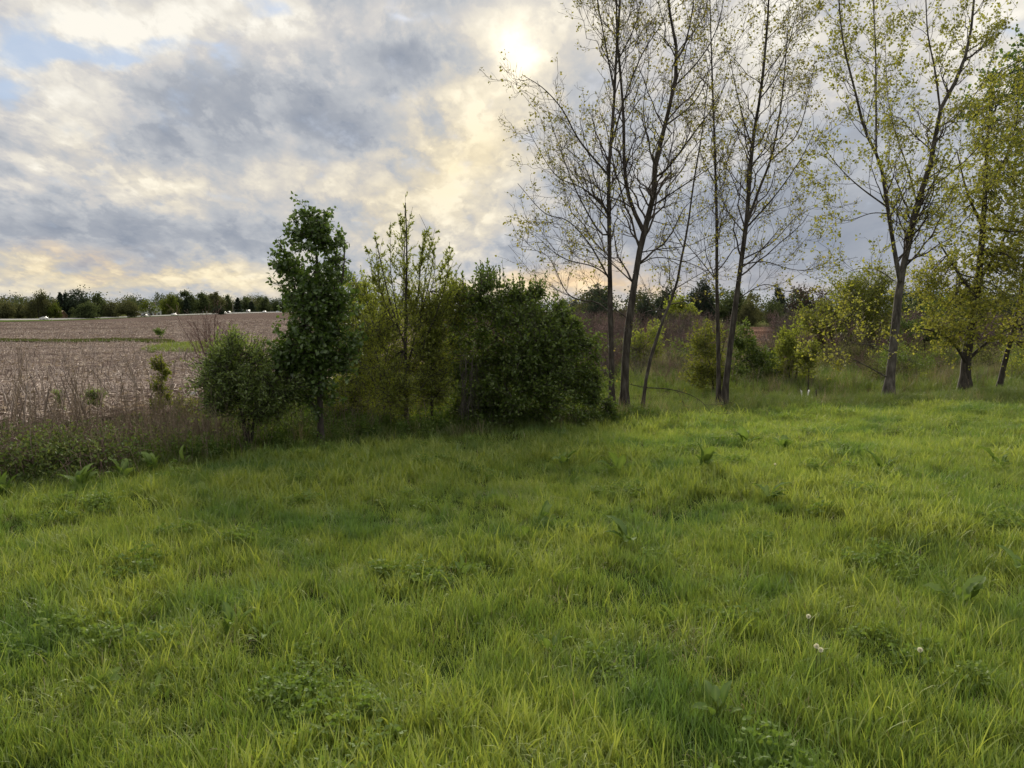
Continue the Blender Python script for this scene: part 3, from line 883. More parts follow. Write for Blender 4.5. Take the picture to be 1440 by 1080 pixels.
feather_top()
blob_tree('olive_tree', 'olive green bushy tree filling the gap behind the pear tree', 11.2,
          [([(500, 612), (502, 540), (506, 470), (505, 420)], .035, .008, 0), ([(507, 612), (520, 560), (528, 500)], .022, .006, .1)],
          [(505, 425, 30, 38, 0), (510, 480, 45, 50, 0), (515, 540, 50, 48, 0), (488, 560, 36, 42, 0), (535, 450, 30, 34, .2)],
          34, L_OLIVE, .044, 15000, .2, BARKD, per=11, asp=.5, sub=15, up=.4)
blob_tree('green_tree', 'darker green tree whose round top peeks out right of the pear tree', 13.5,
          [([(498, 600), (498, 500), (496, 420)], .04, .01, 0)], [(498, 402, 22, 18, 0), (505, 440, 32, 34, 0), (500, 500, 40, 50, 0)],
          35, L_PEAR, .05, 5200, .2, BARKD, per=9, asp=.6, sub=12)
blob_tree('young_tree', 'slender young tree with a straight thin stem left of the dark bush', 10.3,
          [([(608, 608), (607, 540), (606, 470), (604, 410)], .022, .006, 0)],
          [(612, 530, 28, 46, 0), (606, 460, 28, 46, 0), (625, 480, 26, 40, .2), (640, 430, 24, 36, .3)],
          36, L_OLIVE, .040, 9000, .18, BARKD, per=11, asp=.45, sub=14, up=.5, spikes=10, spikeL=.25)
blob_tree('dense_bush', 'big dense dark green bush, broadest plant in the middle of the hedgerow', 10.9,
          [([(706, 608), (704, 560), (700, 500), (695, 430)], .05, .012, 0), ([(712, 606), (735, 555), (765, 500)], .035, .01, .1), ([(702, 606), (680, 555), (660, 510)], .03, .01, -.1),
           ([(716, 606), (760, 575), (805, 550)], .025, .008, -.2)],
          [(700, 470, 62, 70, -.1), (745, 490, 72, 72, -.3), (690, 412, 34, 26, 0), (735, 425, 34, 24, 0), (775, 440, 40, 32, .1), (640, 440, 22, 36, .1), (636, 500, 24, 50, .2),
           (660, 540, 40, 46, 0), (800, 490, 36, 40, 0), (740, 550, 80, 44, -.4), (815, 540, 36, 40, 0), (845, 555, 18, 30, 0), (690, 575, 60, 26, -.3), (780, 580, 56, 24, -.3), (828, 500, 18, 24, .1)],
          37, L_BUSH, .052, 56000, .2, BARKD, cat='bush', per=10, asp=.55, sub=13, sig=.22, up=.25, spikes=34, spikeL=.26, droop=-.3)
blob_tree('background_bush', 'yellowish green low bush glimpsed under the feathery tree', 12.6,
          [([(590, 600), (588, 575)], .02, .008, 0)], [(560, 588, 40, 18, 0), (610, 590, 40, 16, 0), (640, 580, 30, 22, 0)], 38, L_YEL, .045, 2600, .16, BARKD, cat='bush', sub=8)
# shrubs seen between the poplars
blob_tree('green_shrub', 'round yellowish green shrub growing left of the close pair of poplars', 15.5,
          [([(1004, 560), (1000, 520), (990, 480)], .02, .007, 0), ([(1007, 560), (1012, 510), (1020, 475)], .02, .007, 0)],
          [(990, 505, 26, 34, 0), (1000, 480, 28, 22, 0), (985, 530, 24, 26, 0), (1012, 520, 20, 32, .2)], 41, L_YEL, .050, 6500, .2, BARKD, cat='shrub', sub=11, asp=.55, spikes=8, spikeL=.25)
blob_tree('dark_shrub', 'dark green shrub growing right behind the close pair of poplars', 19,
          [([(1050, 540), (1050, 510), (1052, 485)], .03, .01, 0)], [(1048, 500, 26, 30, 0), (1072, 508, 26, 26, 0), (1040, 480, 20, 20, 0), (1060, 525, 34, 18, -.5)], 42, L_BUSH, .07, 6500, .22, BARKD, cat='shrub', sub=10)
blob_tree('leafy_shrub', 'upright green shrub standing behind the white tree guard', 18,
          [([(1112, 545), (1108, 510), (1104, 480)], .022, .007, 0), ([(1118, 545), (1122, 510), (1128, 480)], .02, .007, 0)],
          [(1108, 500, 22, 34, 0), (1126, 508, 20, 30, 0), (1115, 478, 20, 16, 0)], 43, L_OLIVE, .06, 6500, .24, BARKD, cat='shrub', sub=9, asp=.5, spikes=8, spikeL=.3)
blob_tree('guarded_sapling', 'thin yellowish sapling rising from the white tree guard', 15.2,
          [([(1136, 560), (1137, 530), (1138, 490)], .016, .006, 0)], [(1137, 515, 12, 24, 0), (1130, 500, 10, 12, 0), (1140, 490, 9, 14, 0)], 44, L_YEL, .05, 1500, .16, BARKD, cat='sapling', sub=9, asp=.5)
blob_tree('mound_tree', 'broad rounded yellow green tree behind the leafy forked poplar', 30,
          [([(1190, 512), (1192, 470), (1195, 430)], .10, .03, 0), ([(1195, 512), (1215, 465), (1235, 430)], .08, .03, 0)],
          [(1160, 450, 42, 34, 0), (1195, 425, 46, 40, 0), (1230, 410, 36, 36, 0), (1225, 455, 50, 36, 0), (1145, 468, 30, 22, 0), (1190, 475, 55, 22, -.5)],
          45, L_YEL, .11, 26000, .5, BARKD, per=10, asp=.4, sub=16, up=.2)
blob_tree('hedge_bush', 'low dark bush behind the golden tree trunk', 27,
          [([(1300, 505), (1300, 480)], .05, .02, 0)], [(1300, 465, 45, 22, 0), (1330, 450, 35, 30, 0)], 46, L_BUSH, .09, 5000, .4, BARKD, cat='bush', sub=10)
blob_tree('far_hedge_tree', 'small bright green tree in the gap right of the leaning tree', 52,
          [([(953, 485), (953, 450)], .10, .04, 0)], [(955, 440, 18, 20, 0), (948, 468, 18, 26, 0), (965, 455, 12, 18, 0)], 47, L_OLIVE, .2, 4500, .6, BARKD, sub=9, asp=.6)
blob_tree('gap_shrub', 'dull green shrub seen between the trunks of the forked poplar and leaning tree', 24,
          [([(905, 530), (905, 490)], .03, .01, 0)], [(905, 480, 24, 34, 0), (900, 510, 26, 26, 0)], 48, L_OLIVE, .08, 4000, .3, BARKD, cat='shrub', sub=8, asp=.5)
# young growth at the left
blob_tree('sapling', 'slender leafy sapling standing alone before the stubble field', 11.0,
          [([(231, 606), (229, 560), (226, 500)], .012, .004, 0)], [(227, 515, 9, 16, 0), (228, 540, 10, 18, 0), (231, 565, 8, 14, 0)], 51, L_YEL, .045, 1500, .12, BARKD, cat='sapling', sub=7, asp=.6, up=.8)
blob_tree('hazel_shrub', 'loose yellow green shrub around the foot of the lone sapling', 10.8,
          [([(236, 612), (240, 590)], .010, .004, 0), ([(230, 612), (215, 592)], .010, .004, 0)], [(215, 580, 22, 16, 0), (255, 575, 24, 20, 0), (240, 592, 34, 16, 0), (270, 590, 20, 20, .1)], 52, L_YEL, .038, 3200, .16, TWIG, cat='shrub', sub=10, asp=.55)
blob_tree('small_shrub', 'small dark leafy shrub leaning at the stubble edge', 12.5,
          [([(128, 592), (130, 570), (138, 550)], .012, .004, 0)], [(131, 563, 13, 16, 0), (138, 550, 9, 9, 0)], 53, L_WILLOW, .036, 2200, .12, TWIG, cat='shrub', sub=9, asp=.45)
blob_tree('seedling', 'tiny green seedling at the stubble edge left of the small shrub', 12.6,
          [([(86, 588), (84, 560)], .008, .003, 0)], [(83, 558, 7, 10, 0), (86, 572, 5, 8, 0)], 54, L_WILLOW, .034, 500, .1, TWIG, cat='seedling', sub=6, asp=.5)
blob_tree('field_bush', 'lone little green bush out on the grass strip across the field', 70,
          [([(225, 477), (225, 471)], .05, .02, 0)], [(225, 468, 7, 5.5, 0)], 55, L_WEED, .16, 420, .4, BARKD, cat='bush', sub=9, asp=.6)


def bare_bush():
    rng = np.random.default_rng(61)
    b = at(302, 545, 13.2); b[2] = hz(b[0], b[1])
    root = tag(empty('bare_bush', b), 'bare reddish twig bush rising behind the small round tree', 'bush')
    n = 26
    P = []
    for i in range(n):
        tip = at(rng.normal(302, 26), rng.normal(462, 16), 13.2 + rng.uniform(-.6, .6))
        s = np.linspace(0, 1, 8)[:, None]
        q0 = b + np.array([rng.normal() * .08, rng.normal() * .08, 0])
        mid = np.array([0, 0, .25]) * np.sin(PI * s)
        P.append(q0 * (1 - s) + tip * s + mid + rng.normal(size=(8, 3)) * .02 * s)
    P = np.array(P); R = np.broadcast_to(np.linspace(.009, .003, 8), P.shape[:2])
    C, RC, _ = sprout(rng, P, R, np.full(n, 14), .3, .98, 30, 10, lambda i, t: .4 * (1.1 - .6 * t), 5, .1, .05, .6, .0026)
    MB().tubes(P[:10], R[:10], 5).build('stems', TWIGR, root, org=b)
    MB().tubes(P[10:], R[10:], 5).tubes(C, RC, 3).build('twigs', TWIGR, root, 'stuff', org=b)


bare_bush()


def dead_stalks():
    rng = np.random.default_rng(62)
    b = at(655, 604, 10.1); b[2] = hz(b[0], b[1])
    root = tag(empty('dead_shrub', b), 'pale dead stems standing against the left of the dark bush', 'dead shrub')
    P = []
    for i in range(9):
        tip = at(rng.normal(658, 9), rng.uniform(476, 515), 10.05 + rng.uniform(-.1, .1))
        s = np.linspace(0, 1, 8)[:, None]
        P.append((b + rng.normal(size=3) * [.07, .07, 0]) * (1 - s) + tip * s + rng.normal(size=(8, 3)) * .012)
    P = np.array(P); R = np.broadcast_to(np.linspace(.0045, .0022, 8), P.shape[:2])
    C, RC, _ = sprout(rng, P, R, np.full(9, 8), .35, .98, 150, 12, lambda i, t: .3 * np.ones(len(t)), 6, -.2, .06, .6, .0025)
    m = MB().tubes(P, R, 5); m.build('stems', BARKP, root, org=b)
    MB().tubes(C, RC, 3).build('twigs', BARKP, root, 'stuff', org=b)


dead_stalks()

# ------------------------------------------------------------------ far trees: unit crowns, one metre tall, shared
FARM = {}


def far_meshes():
    rng = np.random.default_rng(71)
    kinds = {
        'round': [((0, 0, .55), (.42, .42, .43)), ((.2, .1, .40), (.32, .32, .36)), ((-.22, 0, .36), (.32, .32, .34)), ((0, .1, .22), (.38, .34, .2))],
        'tall': [((0, 0, .66), (.28, .28, .33)), ((.14, 0, .42), (.28, .28, .34)), ((-.14, .1, .36), (.29, .29, .32)), ((.02, 0, .86), (.14, .13, .14)), ((0, 0, .18), (.34, .3, .16))],
        'wide': [((-.3, 0, .40), (.34, .3, .38)), ((.25, 0, .48), (.38, .3, .44)), ((0, .1, .6), (.38, .3, .38)), ((.55, 0, .27), (.26, .3, .26)), ((-.55, 0, .24), (.28, .3, .25)), ((0, 0, .18), (.6, .3, .18))],
        'conifer': [((0, 0, .12 + .155 * i), (.25 * (1 - i / 6.4), .25 * (1 - i / 6.4), .15)) for i in range(6)],
        'sparse': [((0, 0, .60), (.40, .40, .38)), ((.2, .1, .45), (.28, .28, .30)), ((-.2, 0, .42), (.28, .28, .30))],
        'bush': [((-.25, 0, .40), (.45, .4, .40)), ((.3, 0, .45), (.5, .4, .48)), ((0, 0, .55), (.45, .4, .42)), ((0, -.1, .2), (.7, .5, .22))],
    }
    for k, bl in kinds.items():
        for var in range(2):
            m = MB()
            for c, r in bl:
                n = int(950 * (1 if k != 'sparse' else .5) * max(.35, (r[0] * r[2] / .14)))
                nc = 12
                cd = unit(rng.normal(size=(nc, 3))) * rng.uniform(.55, 1, (nc, 1))
                pk = rng.integers(0, nc, n)
                lo = cd[pk] * .86 + rng.normal(size=(n, 3)) * .22
                p = np.array(c) + lo * np.array(r)
                p = p[p[:, 2] > .02]; n = len(p)
                sz = rng.uniform(.035, .075, n)
                m.leaves(p, rng.normal(size=(n, 3)) + [0, 0, -.2], sz, sz * .8, rng, .3, np.clip(rng.normal(.5, .25, n), 0, 1))
            o = m.build('crown', FAR1, link=False); FARM[(k, var)] = o.data
            bpy.data.objects.remove(o)
    t = MB().tubes([[0, 0, -.02], [.005, 0, .2], [0, .01, .45], [.01, 0, .7]], [.030, .022, .016, .006], 6)
    for i in range(7):
        a = i * 2.4
        z0 = .16 + .06 * i
        t.tubes([[0, 0, z0], [.12 * math.cos(a), .12 * math.sin(a), z0 + .10], [.24 * math.cos(a), .24 * math.sin(a), z0 + .24]], [.014, .009, .003], 4)
    o = t.build('trunk', BARKD, link=False); FARM['trunk'] = o.data; bpy.data.objects.remove(o)


far_meshes()
_fr = np.random.default_rng(72)


def far_tree(label, px, base_y, top_y, wpx, D, kind, mat, group='trees standing along the far road', name='far_tree', cat='tree'):
    b = at(px, base_y, D); z0 = hz(b[0], b[1])
    top = at(px, top_y, D)[2]
    H = max(top - z0, 1.0); W = wpx * D / FPX
    uw = {'round': .92, 'tall': .74, 'wide': 1.6, 'conifer': .52, 'sparse': .86, 'bush': 1.55}[kind]
    r = tag(empty(name, (b[0], b[1], z0)), label, cat, group)
    var = int(_fr.integers(0, 2))
    c = bpy.data.objects.new('crown', FARM[(kind, var)]); COL.objects.link(c); c.parent = r; c['kind'] = 'stuff'
    c.material_slots[0].link = 'OBJECT'; c.material_slots[0].material = mat
    c.scale = (W / uw, W / uw, H); c.rotation_euler = (0, 0, float(_fr.uniform(-.5, .5)))
    t = bpy.data.objects.new('trunk', FARM['trunk']); COL.objects.link(t); t.parent = r; t.scale = (H * .9, H * .9, H)
    return r


G1 = 'trees standing along the far road'
for a in [
    ('olive green tree cut by the left picture border beyond the road', 4, 452, 420, 30, 395, 'round', FAR2),
    ('low olive tree just inside the left border beyond the road', 26, 449, 423, 22, 405, 'round', FAR2),
    ('big dull grey green tree behind the white car', 55, 451, 409, 42, 400, 'wide', FAR2),
    ('small yellowish green tree beside the barn gable', 77, 444, 424, 17, 400, 'round', FAR4),
    ('blue dark clump of spruce left of the tallest round tree', 86, 445, 412, 20, 425, 'conifer', FAR3),
    ('second blue dark spruce of the clump left of the tallest round tree', 93, 445, 413, 18, 430, 'conifer', FAR3),
    ('tallest round dark tree on the far left skyline', 110, 446, 404, 32, 430, 'round', FAR3),
    ('low wide dark bush standing right at the far roadside', 121, 450, 423, 46, 405, 'bush', FAR1),
    ('upright green tree behind the low wide dark bush', 138, 446, 413, 24, 430, 'tall', FAR1),
    ('grey olive tree between the dark wide bush and the round olive one', 156, 447, 420, 24, 430, 'round', FAR2),
    ('round olive tree with a visible short trunk by the road', 180, 448, 421, 29, 420, 'round', FAR2),
    ('thin crowned tree standing before the white house', 211, 448, 419, 27, 455, 'sparse', FAR4),
    ('broad bright green tree right of the white house', 239, 441, 413, 36, 540, 'wide', FAR4),
    ('little olive shrub below the broad bright green tree', 239, 442, 433, 13, 520, 'bush', FAR2),
    ('tall dark tree right of the broad bright green one', 260, 441, 408, 32, 560, 'tall', FAR1),
    ('dark spruce beneath the tall dark tree', 263, 441, 420, 16, 550, 'conifer', FAR3),
    ('mid green tree with a ragged top left of the dark round roadside tree', 283, 441, 411, 26, 580, 'tall', FAR1),
    ('uneven grey green tree above the dark round roadside tree', 302, 441, 411, 28, 600, 'tall', FAR2),
    ('small dark round tree standing alone at the road edge', 307.5, 443.5, 429, 17, 480, 'round', FAR3),
    ('slim green tree left of the utility pole', 320, 440.5, 414, 16, 620, 'tall', FAR1),
    ('dark spruce right of the utility pole', 335, 440.5, 419, 18, 620, 'conifer', FAR3),
    ('dark spruce behind the white truck', 354, 440.5, 424, 19, 640, 'conifer', FAR3),
    ('pale green tree between the two spruces right of the pole', 345, 440.5, 416, 20, 660, 'round', FAR1),
    ('mid green tree behind the last car on the road', 372, 440, 416, 26, 680, 'wide', FAR1),
    ('dark tree just left of the pear tree on the skyline', 394, 440, 418, 20, 690, 'round', FAR1),
]:
    far_tree(*a, group=G1)
G2 = 'trees beyond the bare soil on the right'
for a in [
    ('small dark round tree showing left of the slim straight poplar', 836, 461, 415, 26, 118, 'round', FAR3),
    ('dark tree right behind the forked poplar trunk', 905, 460, 407, 26, 118, 'round', FAR3),
    ('round dark tree on the skyline left of the leaning tree top', 938, 459, 395, 40, 122, 'round', FAR3),
    ('broad dark tree on the skyline behind the thin straight poplar', 985, 459, 391, 46, 124, 'wide', FAR3),
    ('olive crowned tree behind the close pair of poplars', 1032, 459, 404, 42, 124, 'wide', FAR1),
    ('yellowish tree low behind the close pair of poplars', 1050, 460, 420, 34, 116, 'bush', FAR2),
    ('dark round low tree right of the close pair of poplars', 1088, 461, 420, 26, 112, 'round', FAR1),
    ('dark tree with a pointed top above the low round one', 1092, 459, 402, 22, 126, 'tall', FAR3),
    ('bare purplish tree on the skyline left of the yellow green mound', 1125, 460, 399, 40, 124, 'sparse', FAR5),
    ('second bare purplish tree nearest the yellow green mound', 1152, 460, 402, 30, 124, 'sparse', FAR5),
    ('dark low bush between the bare purplish trees and soil', 1110, 462, 436, 40, 108, 'bush', FAR1),
    ('olive bush behind the slim straight poplar near the pale shed', 868, 461, 432, 34, 122, 'bush', FAR2),
]:
    far_tree(*a, group=G2)


def far_woods():
    rng = np.random.default_rng(73)
    m = {1: MB(), 2: MB(), 3: MB()}
    vs = {k: np.array([v.co for v in FARM[(k, 0)].vertices]) for k in ('round', 'tall', 'wide', 'sparse')}
    tr = np.array([v.co for v in FARM['trunk'].vertices])
    spots = []
    for i in range(190):                                        # beyond the road
        px = rng.uniform(-160, 420); D = np.interp(px, [-160, 0, 200, 420], [435, 475, 640, 780]) + rng.uniform(-12, 70)
        spots.append((px, D, (13.6 + 2.2 * math.sin(px * .11) + rng.normal() * 1.3) * np.interp(px, [0, 400], [1, 1.15])))
    for i in range(60):                                          # behind the hedge, mostly hidden
        px = rng.uniform(420, 830); spots.append((px, rng.uniform(230, 330), rng.uniform(5, 8.5)))
    for i in range(110):                                         # right
        px = rng.uniform(810, 1750); spots.append((px, rng.uniform(122, 150), rng.uniform(5.2, 7.2)))
    for px, D, H in spots:
        k = rng.choice(['round', 'tall', 'wide', 'sparse']); V = vs[k]
        nq = len(V) // 4; sel = rng.permutation(nq)[:int(min(nq, 620))]
        Q = V.reshape(-1, 4, 3)[sel]
        a = rng.uniform(0, 6.28); ca, sa = math.cos(a), math.sin(a)
        x = (px - CX) / FPX * D; z = hz(x, D)
        q = np.stack([(Q[..., 0] * ca - Q[..., 1] * sa) * H * 1.15 + x, (Q[..., 0] * sa + Q[..., 1] * ca) * H * 1.15 + D, Q[..., 2] * H + z], -1)
        b = np.arange(len(sel))[:, None] * 4
        mm = m[int(rng.choice([1, 1, 2, 3]))]
        mm.add(q.reshape(-1, 3), np.concatenate([b + [[0, 1, 2]], b + [[0, 2, 3]]]), np.repeat(np.clip(rng.normal(.5, .25, len(sel)), 0, 1), 4))
        tm = np.array([v for v in tr]) * H + [x, D, z]
        for fpoly in [()]:
            pass
    m[1].build('woods', FAR1, None, 'stuff'); m[2].build('woods', FAR2, None, 'stuff'); m[3].build('woods', FAR3, None, 'stuff')


far_woods()

# ------------------------------------------------------------------ cars, house, barn, pole
PAINTS = {k: solid_mat('car_paint_' + k, [(0, c), (1, tuple(min(1, v * 1.06) for v in c))], 3, .25, spec=.5) for k, c in
          {'white': (.42, .42, .42), 'silver': (.45, .46, .47), 'dark': (.03, .03, .034)}.items()}
GLASS = solid_mat('dark_glass', [(0, (.015, .018, .02)), (1, (.025, .028, .03))], 3, .08, spec=.6)
RUBBER = solid_mat('rubber', [(0, (.015, .015, .015)), (1, (.03, .03, .03))], 8, .8)
RIM = solid_mat('wheel_rim', [(0, (.35, .35, .36)), (1, (.5, .5, .5))], 8, .35)
LAMPR = solid_mat('tail_lamp', [(0, (.35, .02, .02)), (1, (.42, .03, .03))], 8, .3)
LAMPW = solid_mat('head_lamp', [(0, (.7, .7, .68)), (1, (.8, .8, .78))], 8, .2)


def loft(stations, closed=True):
    """stations: (x, zbot, ztop, half width bottom, half width top)"""
    V = []
    for x, zb, zt, wb, wt in stations:
        zm = zb + (zt - zb) * .45
        V += [(x, -wb * .93, zb), (x, -wb, zm), (x, -wt, zt), (x, wt, zt), (x, wb, zm), (x, wb * .93, zb)]
    n = len(stations); F = []
    for i in range(n - 1):
        for j in range(6):
            F.append((i * 6 + j, i * 6 + (j + 1) % 6, i * 6 + 6 + (j + 1) % 6, i * 6 + 6 + j))
    c = [[j for j in range(5, -1, -1)], [(n - 1) * 6 + j for j in range(6)]]
    return np.array(V), [np.array(F), np.array(c)]


def make_car(name, paint, label, truck=False):
    root = tag(empty(name, (0, 0, 0)), label, 'truck' if truck else 'car', 'vehicles on the far road')
    if not truck:
        V, F = loft([(-2.25, .42, .78, .72, .66), (-2.1, .28, .98, .86, .80), (-1.2, .24, 1.02, .90, .84), (.7, .24, 1.00, .90, .84), (1.5, .25, .90, .90, .82), (2.1, .28, .76, .84, .76), (2.28, .40, .62, .70, .66)])
        mesh_obj('body', V, F, PAINTS[paint], root, smoothf=False)
        V, F = loft([(-1.75, 1.0, 1.03, .76, .74), (-1.25, 1.0, 1.40, .78, .62), (.05, 1.0, 1.42, .79, .63), (.95, .98, 1.02, .78, .74)])
        mesh_obj('window', V, F, GLASS, root)
        V, F = loft([(-1.35, 1.38, 1.42, .60, .58), (-.9, 1.40, 1.47, .62, .58), (-.2, 1.40, 1.48, .62, .58), (.2, 1.38, 1.44, .60, .57)])
        mesh_obj('roof', V, F, PAINTS[paint], root)
        wb = 1.35
    else:
        V, F = loft([(1.35, .45, 1.15, .95, .92), (1.5, .40, 2.1, .98, .86), (2.2, .40, 2.1, .98, .84), (2.75, .40, 1.25, .96, .88), (3.1, .42, 1.15, .92, .84)])
        mesh_obj('cab', V, F, PAINTS[paint], root)
        V, F = loft([(-3.4, .75, 2.9, 1.12, 1.12), (-3.36, .72, 2.95, 1.15, 1.15), (1.2, .72, 2.95, 1.15, 1.15), (1.24, .75, 2.9, 1.12, 1.12)])
        mesh_obj('cargo_box', V, F, PAINTS[paint], root)
        V, F = loft([(2.25, 1.28, 2.02, .99, .80), (2.78, 1.26, 1.32, .98, .86)])
        mesh_obj('window', V, F, GLASS, root); wb = 2.0
    for sx in (-1, 1):
        for sy in (-1, 1):
            r = .33 if not truck else .42
            w = empty('wheel', (0, 0, 0)); bpy.data.objects.remove(w)
            a = np.linspace(0, 2 * PI, 15)[:-1]
            ring = np.stack([np.cos(a) * r, np.zeros(14), np.sin(a) * r], 1) + [sx * wb, 0, r]
            y0, y1 = sy * .70, sy * (.92 if not truck else 1.0)
            V = np.vstack([ring + [0, y0, 0], ring + [0, y1, 0], (ring - [sx * wb, 0, r]) * [.62, 1, .62] + [sx * wb, y1 + sy * .012, r]])
            F = [(j, (j + 1) % 14, 14 + (j + 1) % 14, 14 + j) for j in range(14)] + [(14 + j, 14 + (j + 1) % 14, 28 + (j + 1) % 14, 28 + j) for j in range(14)]
            wo = mesh_obj('wheel', V[:42], [np.array(F), np.array([list(range(14))])], RUBBER, root)
            mesh_obj('rim', V[28:] + [0, sy * .004, 0], [np.array([list(range(14))])], RIM, wo)
    fx, bx, hz_, lw = (2.2, -2.2, .66, .58) if not truck else (3.06, -3.42, .8, .7)
    for sy in (-1, 1):
        MB().box((fx, sy * lw, hz_), (.12, .3, .14)).build('headlight', LAMPW, root)
        MB().box((bx, sy * lw * 1.05, hz_ + .18), (.08, .22, .2)).build('tail_light', LAMPR, root)
    return root


def copy_tree(o, parent=None):
    c = o.copy(); COL.objects.link(c); c.parent = parent
    for ch in [x for x in bpy.data.objects if x.parent == o]:
        copy_tree(ch, c)
    return c


def place_vehicle(o, px, lane, back):
    u = (px - CX) / FPX
    d = unit(np.array([RX1 - RX0, RY1 - RY0])); nv = np.array([d[1], -d[0]])
    D = road_D(u); q = np.array([u * D, D])
    for _ in range(3):                                            # put the lane offset on the same sight line
        off = lane * 1.9
        s = (q + nv * off - q) @ nv
        qq = q + nv * s; t = (u * qq[1] - qq[0]) / (d[0] - u * d[1]); p = qq + d * t
    o.location = (p[0], p[1], hz(p[0], p[1]) + .57 - .07 * off)
    o.rotation_euler = (0, 0, math.atan2(d[1], d[0]) + (PI if back else 0))
    return o


cars = [('white', 'white car driving alone at the left before the grey green tree', 64, 1, True),
        ('dark', 'dark car partly hidden behind the thin crowned tree', 205, 1, True),
        ('white', 'white car right of the house and the broad bright green tree', 246.5, 1, True),
        ('white', 'white car first of two beside the dark round roadside tree', 317, -1, False),
        ('dark', 'dark car close behind the white one near the utility pole', 323.5, -1, False),
        ('silver', 'silver car farthest along the road left of the pear tree', 373, 1, True)]
protos = {}
for paint, label, px, lane, back in cars:
    if paint in protos:
        o = copy_tree(protos[paint]); o['label'] = label
    else:
        o = protos[paint] = make_car('car', paint, label)
    place_vehicle(o, px, lane, back)
bt = place_vehicle(make_car('box_truck', 'white', 'white box truck on the road before the dark spruce', True), 351, -1, False); bt.scale = (.72, .72, .72)

WALLW = solid_mat('white_siding', [(0, (.38, .39, .40)), (1, (.48, .48, .48))], 2, .7, (0.2, .2, 8))
ROOFG = solid_mat('grey_shingle', [(0, (.16, .16, .17)), (1, (.24, .24, .25))], 5, .85)
ROOFT = solid_mat('tan_roof', [(0, (.32, .24, .17)), (1, (.42, .33, .25))], 5, .8)
DOORM = solid_mat('door_brown', [(0, (.12, .07, .05)), (1, (.17, .10, .07))], 5, .6)


def gable_house(name, label, cat, loc, rz, w, d, h, rh, wallm, roofm, wins=(), door=None, chimney=True):
    root = tag(empty(name, loc, rz), label, cat)
    V = [(-w / 2, -d / 2, -.5), (w / 2, -d / 2, -.5), (w / 2, d / 2, -.5), (-w / 2, d / 2, -.5), (-w / 2, -d / 2, h), (w / 2, -d / 2, h), (w / 2, d / 2, h), (-w / 2, d / 2, h), (0, -d / 2, h + rh), (0, d / 2, h + rh)]
    mesh_obj('wall', V, [np.array([[0, 1, 5, 4], [1, 2, 6, 5], [2, 3, 7, 6], [3, 0, 4, 7]]), np.array([[4, 5, 8], [6, 7, 9]])], wallm, root)
    rf = None
    ov = .4
    m = MB()
    for s in (-1, 1):
        e = np.array([s * (w / 2 + ov), h - ov * rh / (w / 2)]); r_ = np.array([0, h + rh])
        th = .16
        P = []
        for yy in (-d / 2 - ov, d / 2 + ov):
            P += [(e[0], yy, e[1] + .03), (r_[0], yy, r_[1] + .03), (r_[0], yy, r_[1] + th + .03), (e[0], yy, e[1] + th + .03)]
        m.add(P, [[0, 1, 2, 3], [7, 6, 5, 4], [0, 4, 5, 1], [3, 2, 6, 7], [0, 3, 7, 4], [1, 5, 6, 2]])
    rf = m.build('roof', roofm, root)
    if chimney:
        MB().box((w * .12, d * .1, h + rh + .3), (.7, .7, 1.6)).build('chimney', DOORM, rf)
    for (x, z, ww, hh) in wins:
        f = MB().box((x, -d / 2 - .03, z), (ww + .24, .10, hh + .24)).build('window', WALLW, root)
        MB().box((x, -d / 2 - .06, z), (ww, .08, hh)).build('pane', GLASS, f)
    if door:
        x, z, ww, hh = door
        MB().box((x, -d / 2 - .04, z), (ww, .1, hh)).build('door', DOORM, root)
    return root


def on_px(px, D):
    x = (px - CX) / FPX * D
    return (x, D, hz(x, D))


a0 = math.atan2(on_px(218, 500)[0], 500)
gable_house('house', 'white gabled house half hidden by trees beyond the road', 'house', on_px(219, 505), -a0 + .12, 7.6, 9.5, 5.0, 2.9, WALLW, ROOFG,
            [(-2.2, 1.5, 1.1, 1.4), (2.2, 1.5, 1.1, 1.4), (-2.2, 4.0, 1.0, 1.3), (2.2, 4.0, 1.0, 1.3), (0, 5.9, .8, 1.0)], (0, 1.05, 1.1, 2.1))
gable_house('garage', 'low white garage left of the white house', 'garage', on_px(199, 500), -a0 + .12, 6.6, 6.5, 2.3, 1.4, WALLW, ROOFG, [(1.9, 1.3, .9, .9)], (-1.0, 1.05, 2.6, 2.1), False)
gable_house('barn', 'small barn with a tan roof between dark trees beyond the road', 'barn', on_px(88.5, 410), .9, 4.2, 6, 2.2, 2.4, DOORM, ROOFT, [], (0, .9, 1.4, 1.8), False)
gable_house('shed', 'low pale roofed shed far behind the slim straight poplar', 'shed', on_px(853, 135), 1.45, 2.2, 3.4, .95, .2, DOORM, ROOFG, [], (0, .6, .8, 1.1), False)
POLEM = solid_mat('weathered_wood', [(0, (.16, .14, .12)), (1, (.28, .25, .22))], 4, .9, (1, 1, .2))


def utility_pole(px, D, h, label):
    x, y, z = on_px(px, D)
    r = tag(empty('utility_pole', (x, y, z)), label, 'utility pole')
    MB().tubes([[0, 0, -.3], [0, 0, h * .5], [0, 0, h]], [.20, .17, .14], 8).build('pole', POLEM, r)
    MB().box((0, -.2, h - .7), (2.4, .14, .16)).build('crossarm', POLEM, r)
    for s in (-1.05, -.5, .5, 1.05):
        MB().tubes([[s, -.2, h - .62], [s, -.2, h - .45], [s, -.2, h - .36]], [.06, .07, .04], 6).build('insulator', RIM, r)
    return (x, y, z + h - .4)


p0 = utility_pole(329.3, 560, 9.0, 'grey wooden utility pole rising by the far road')


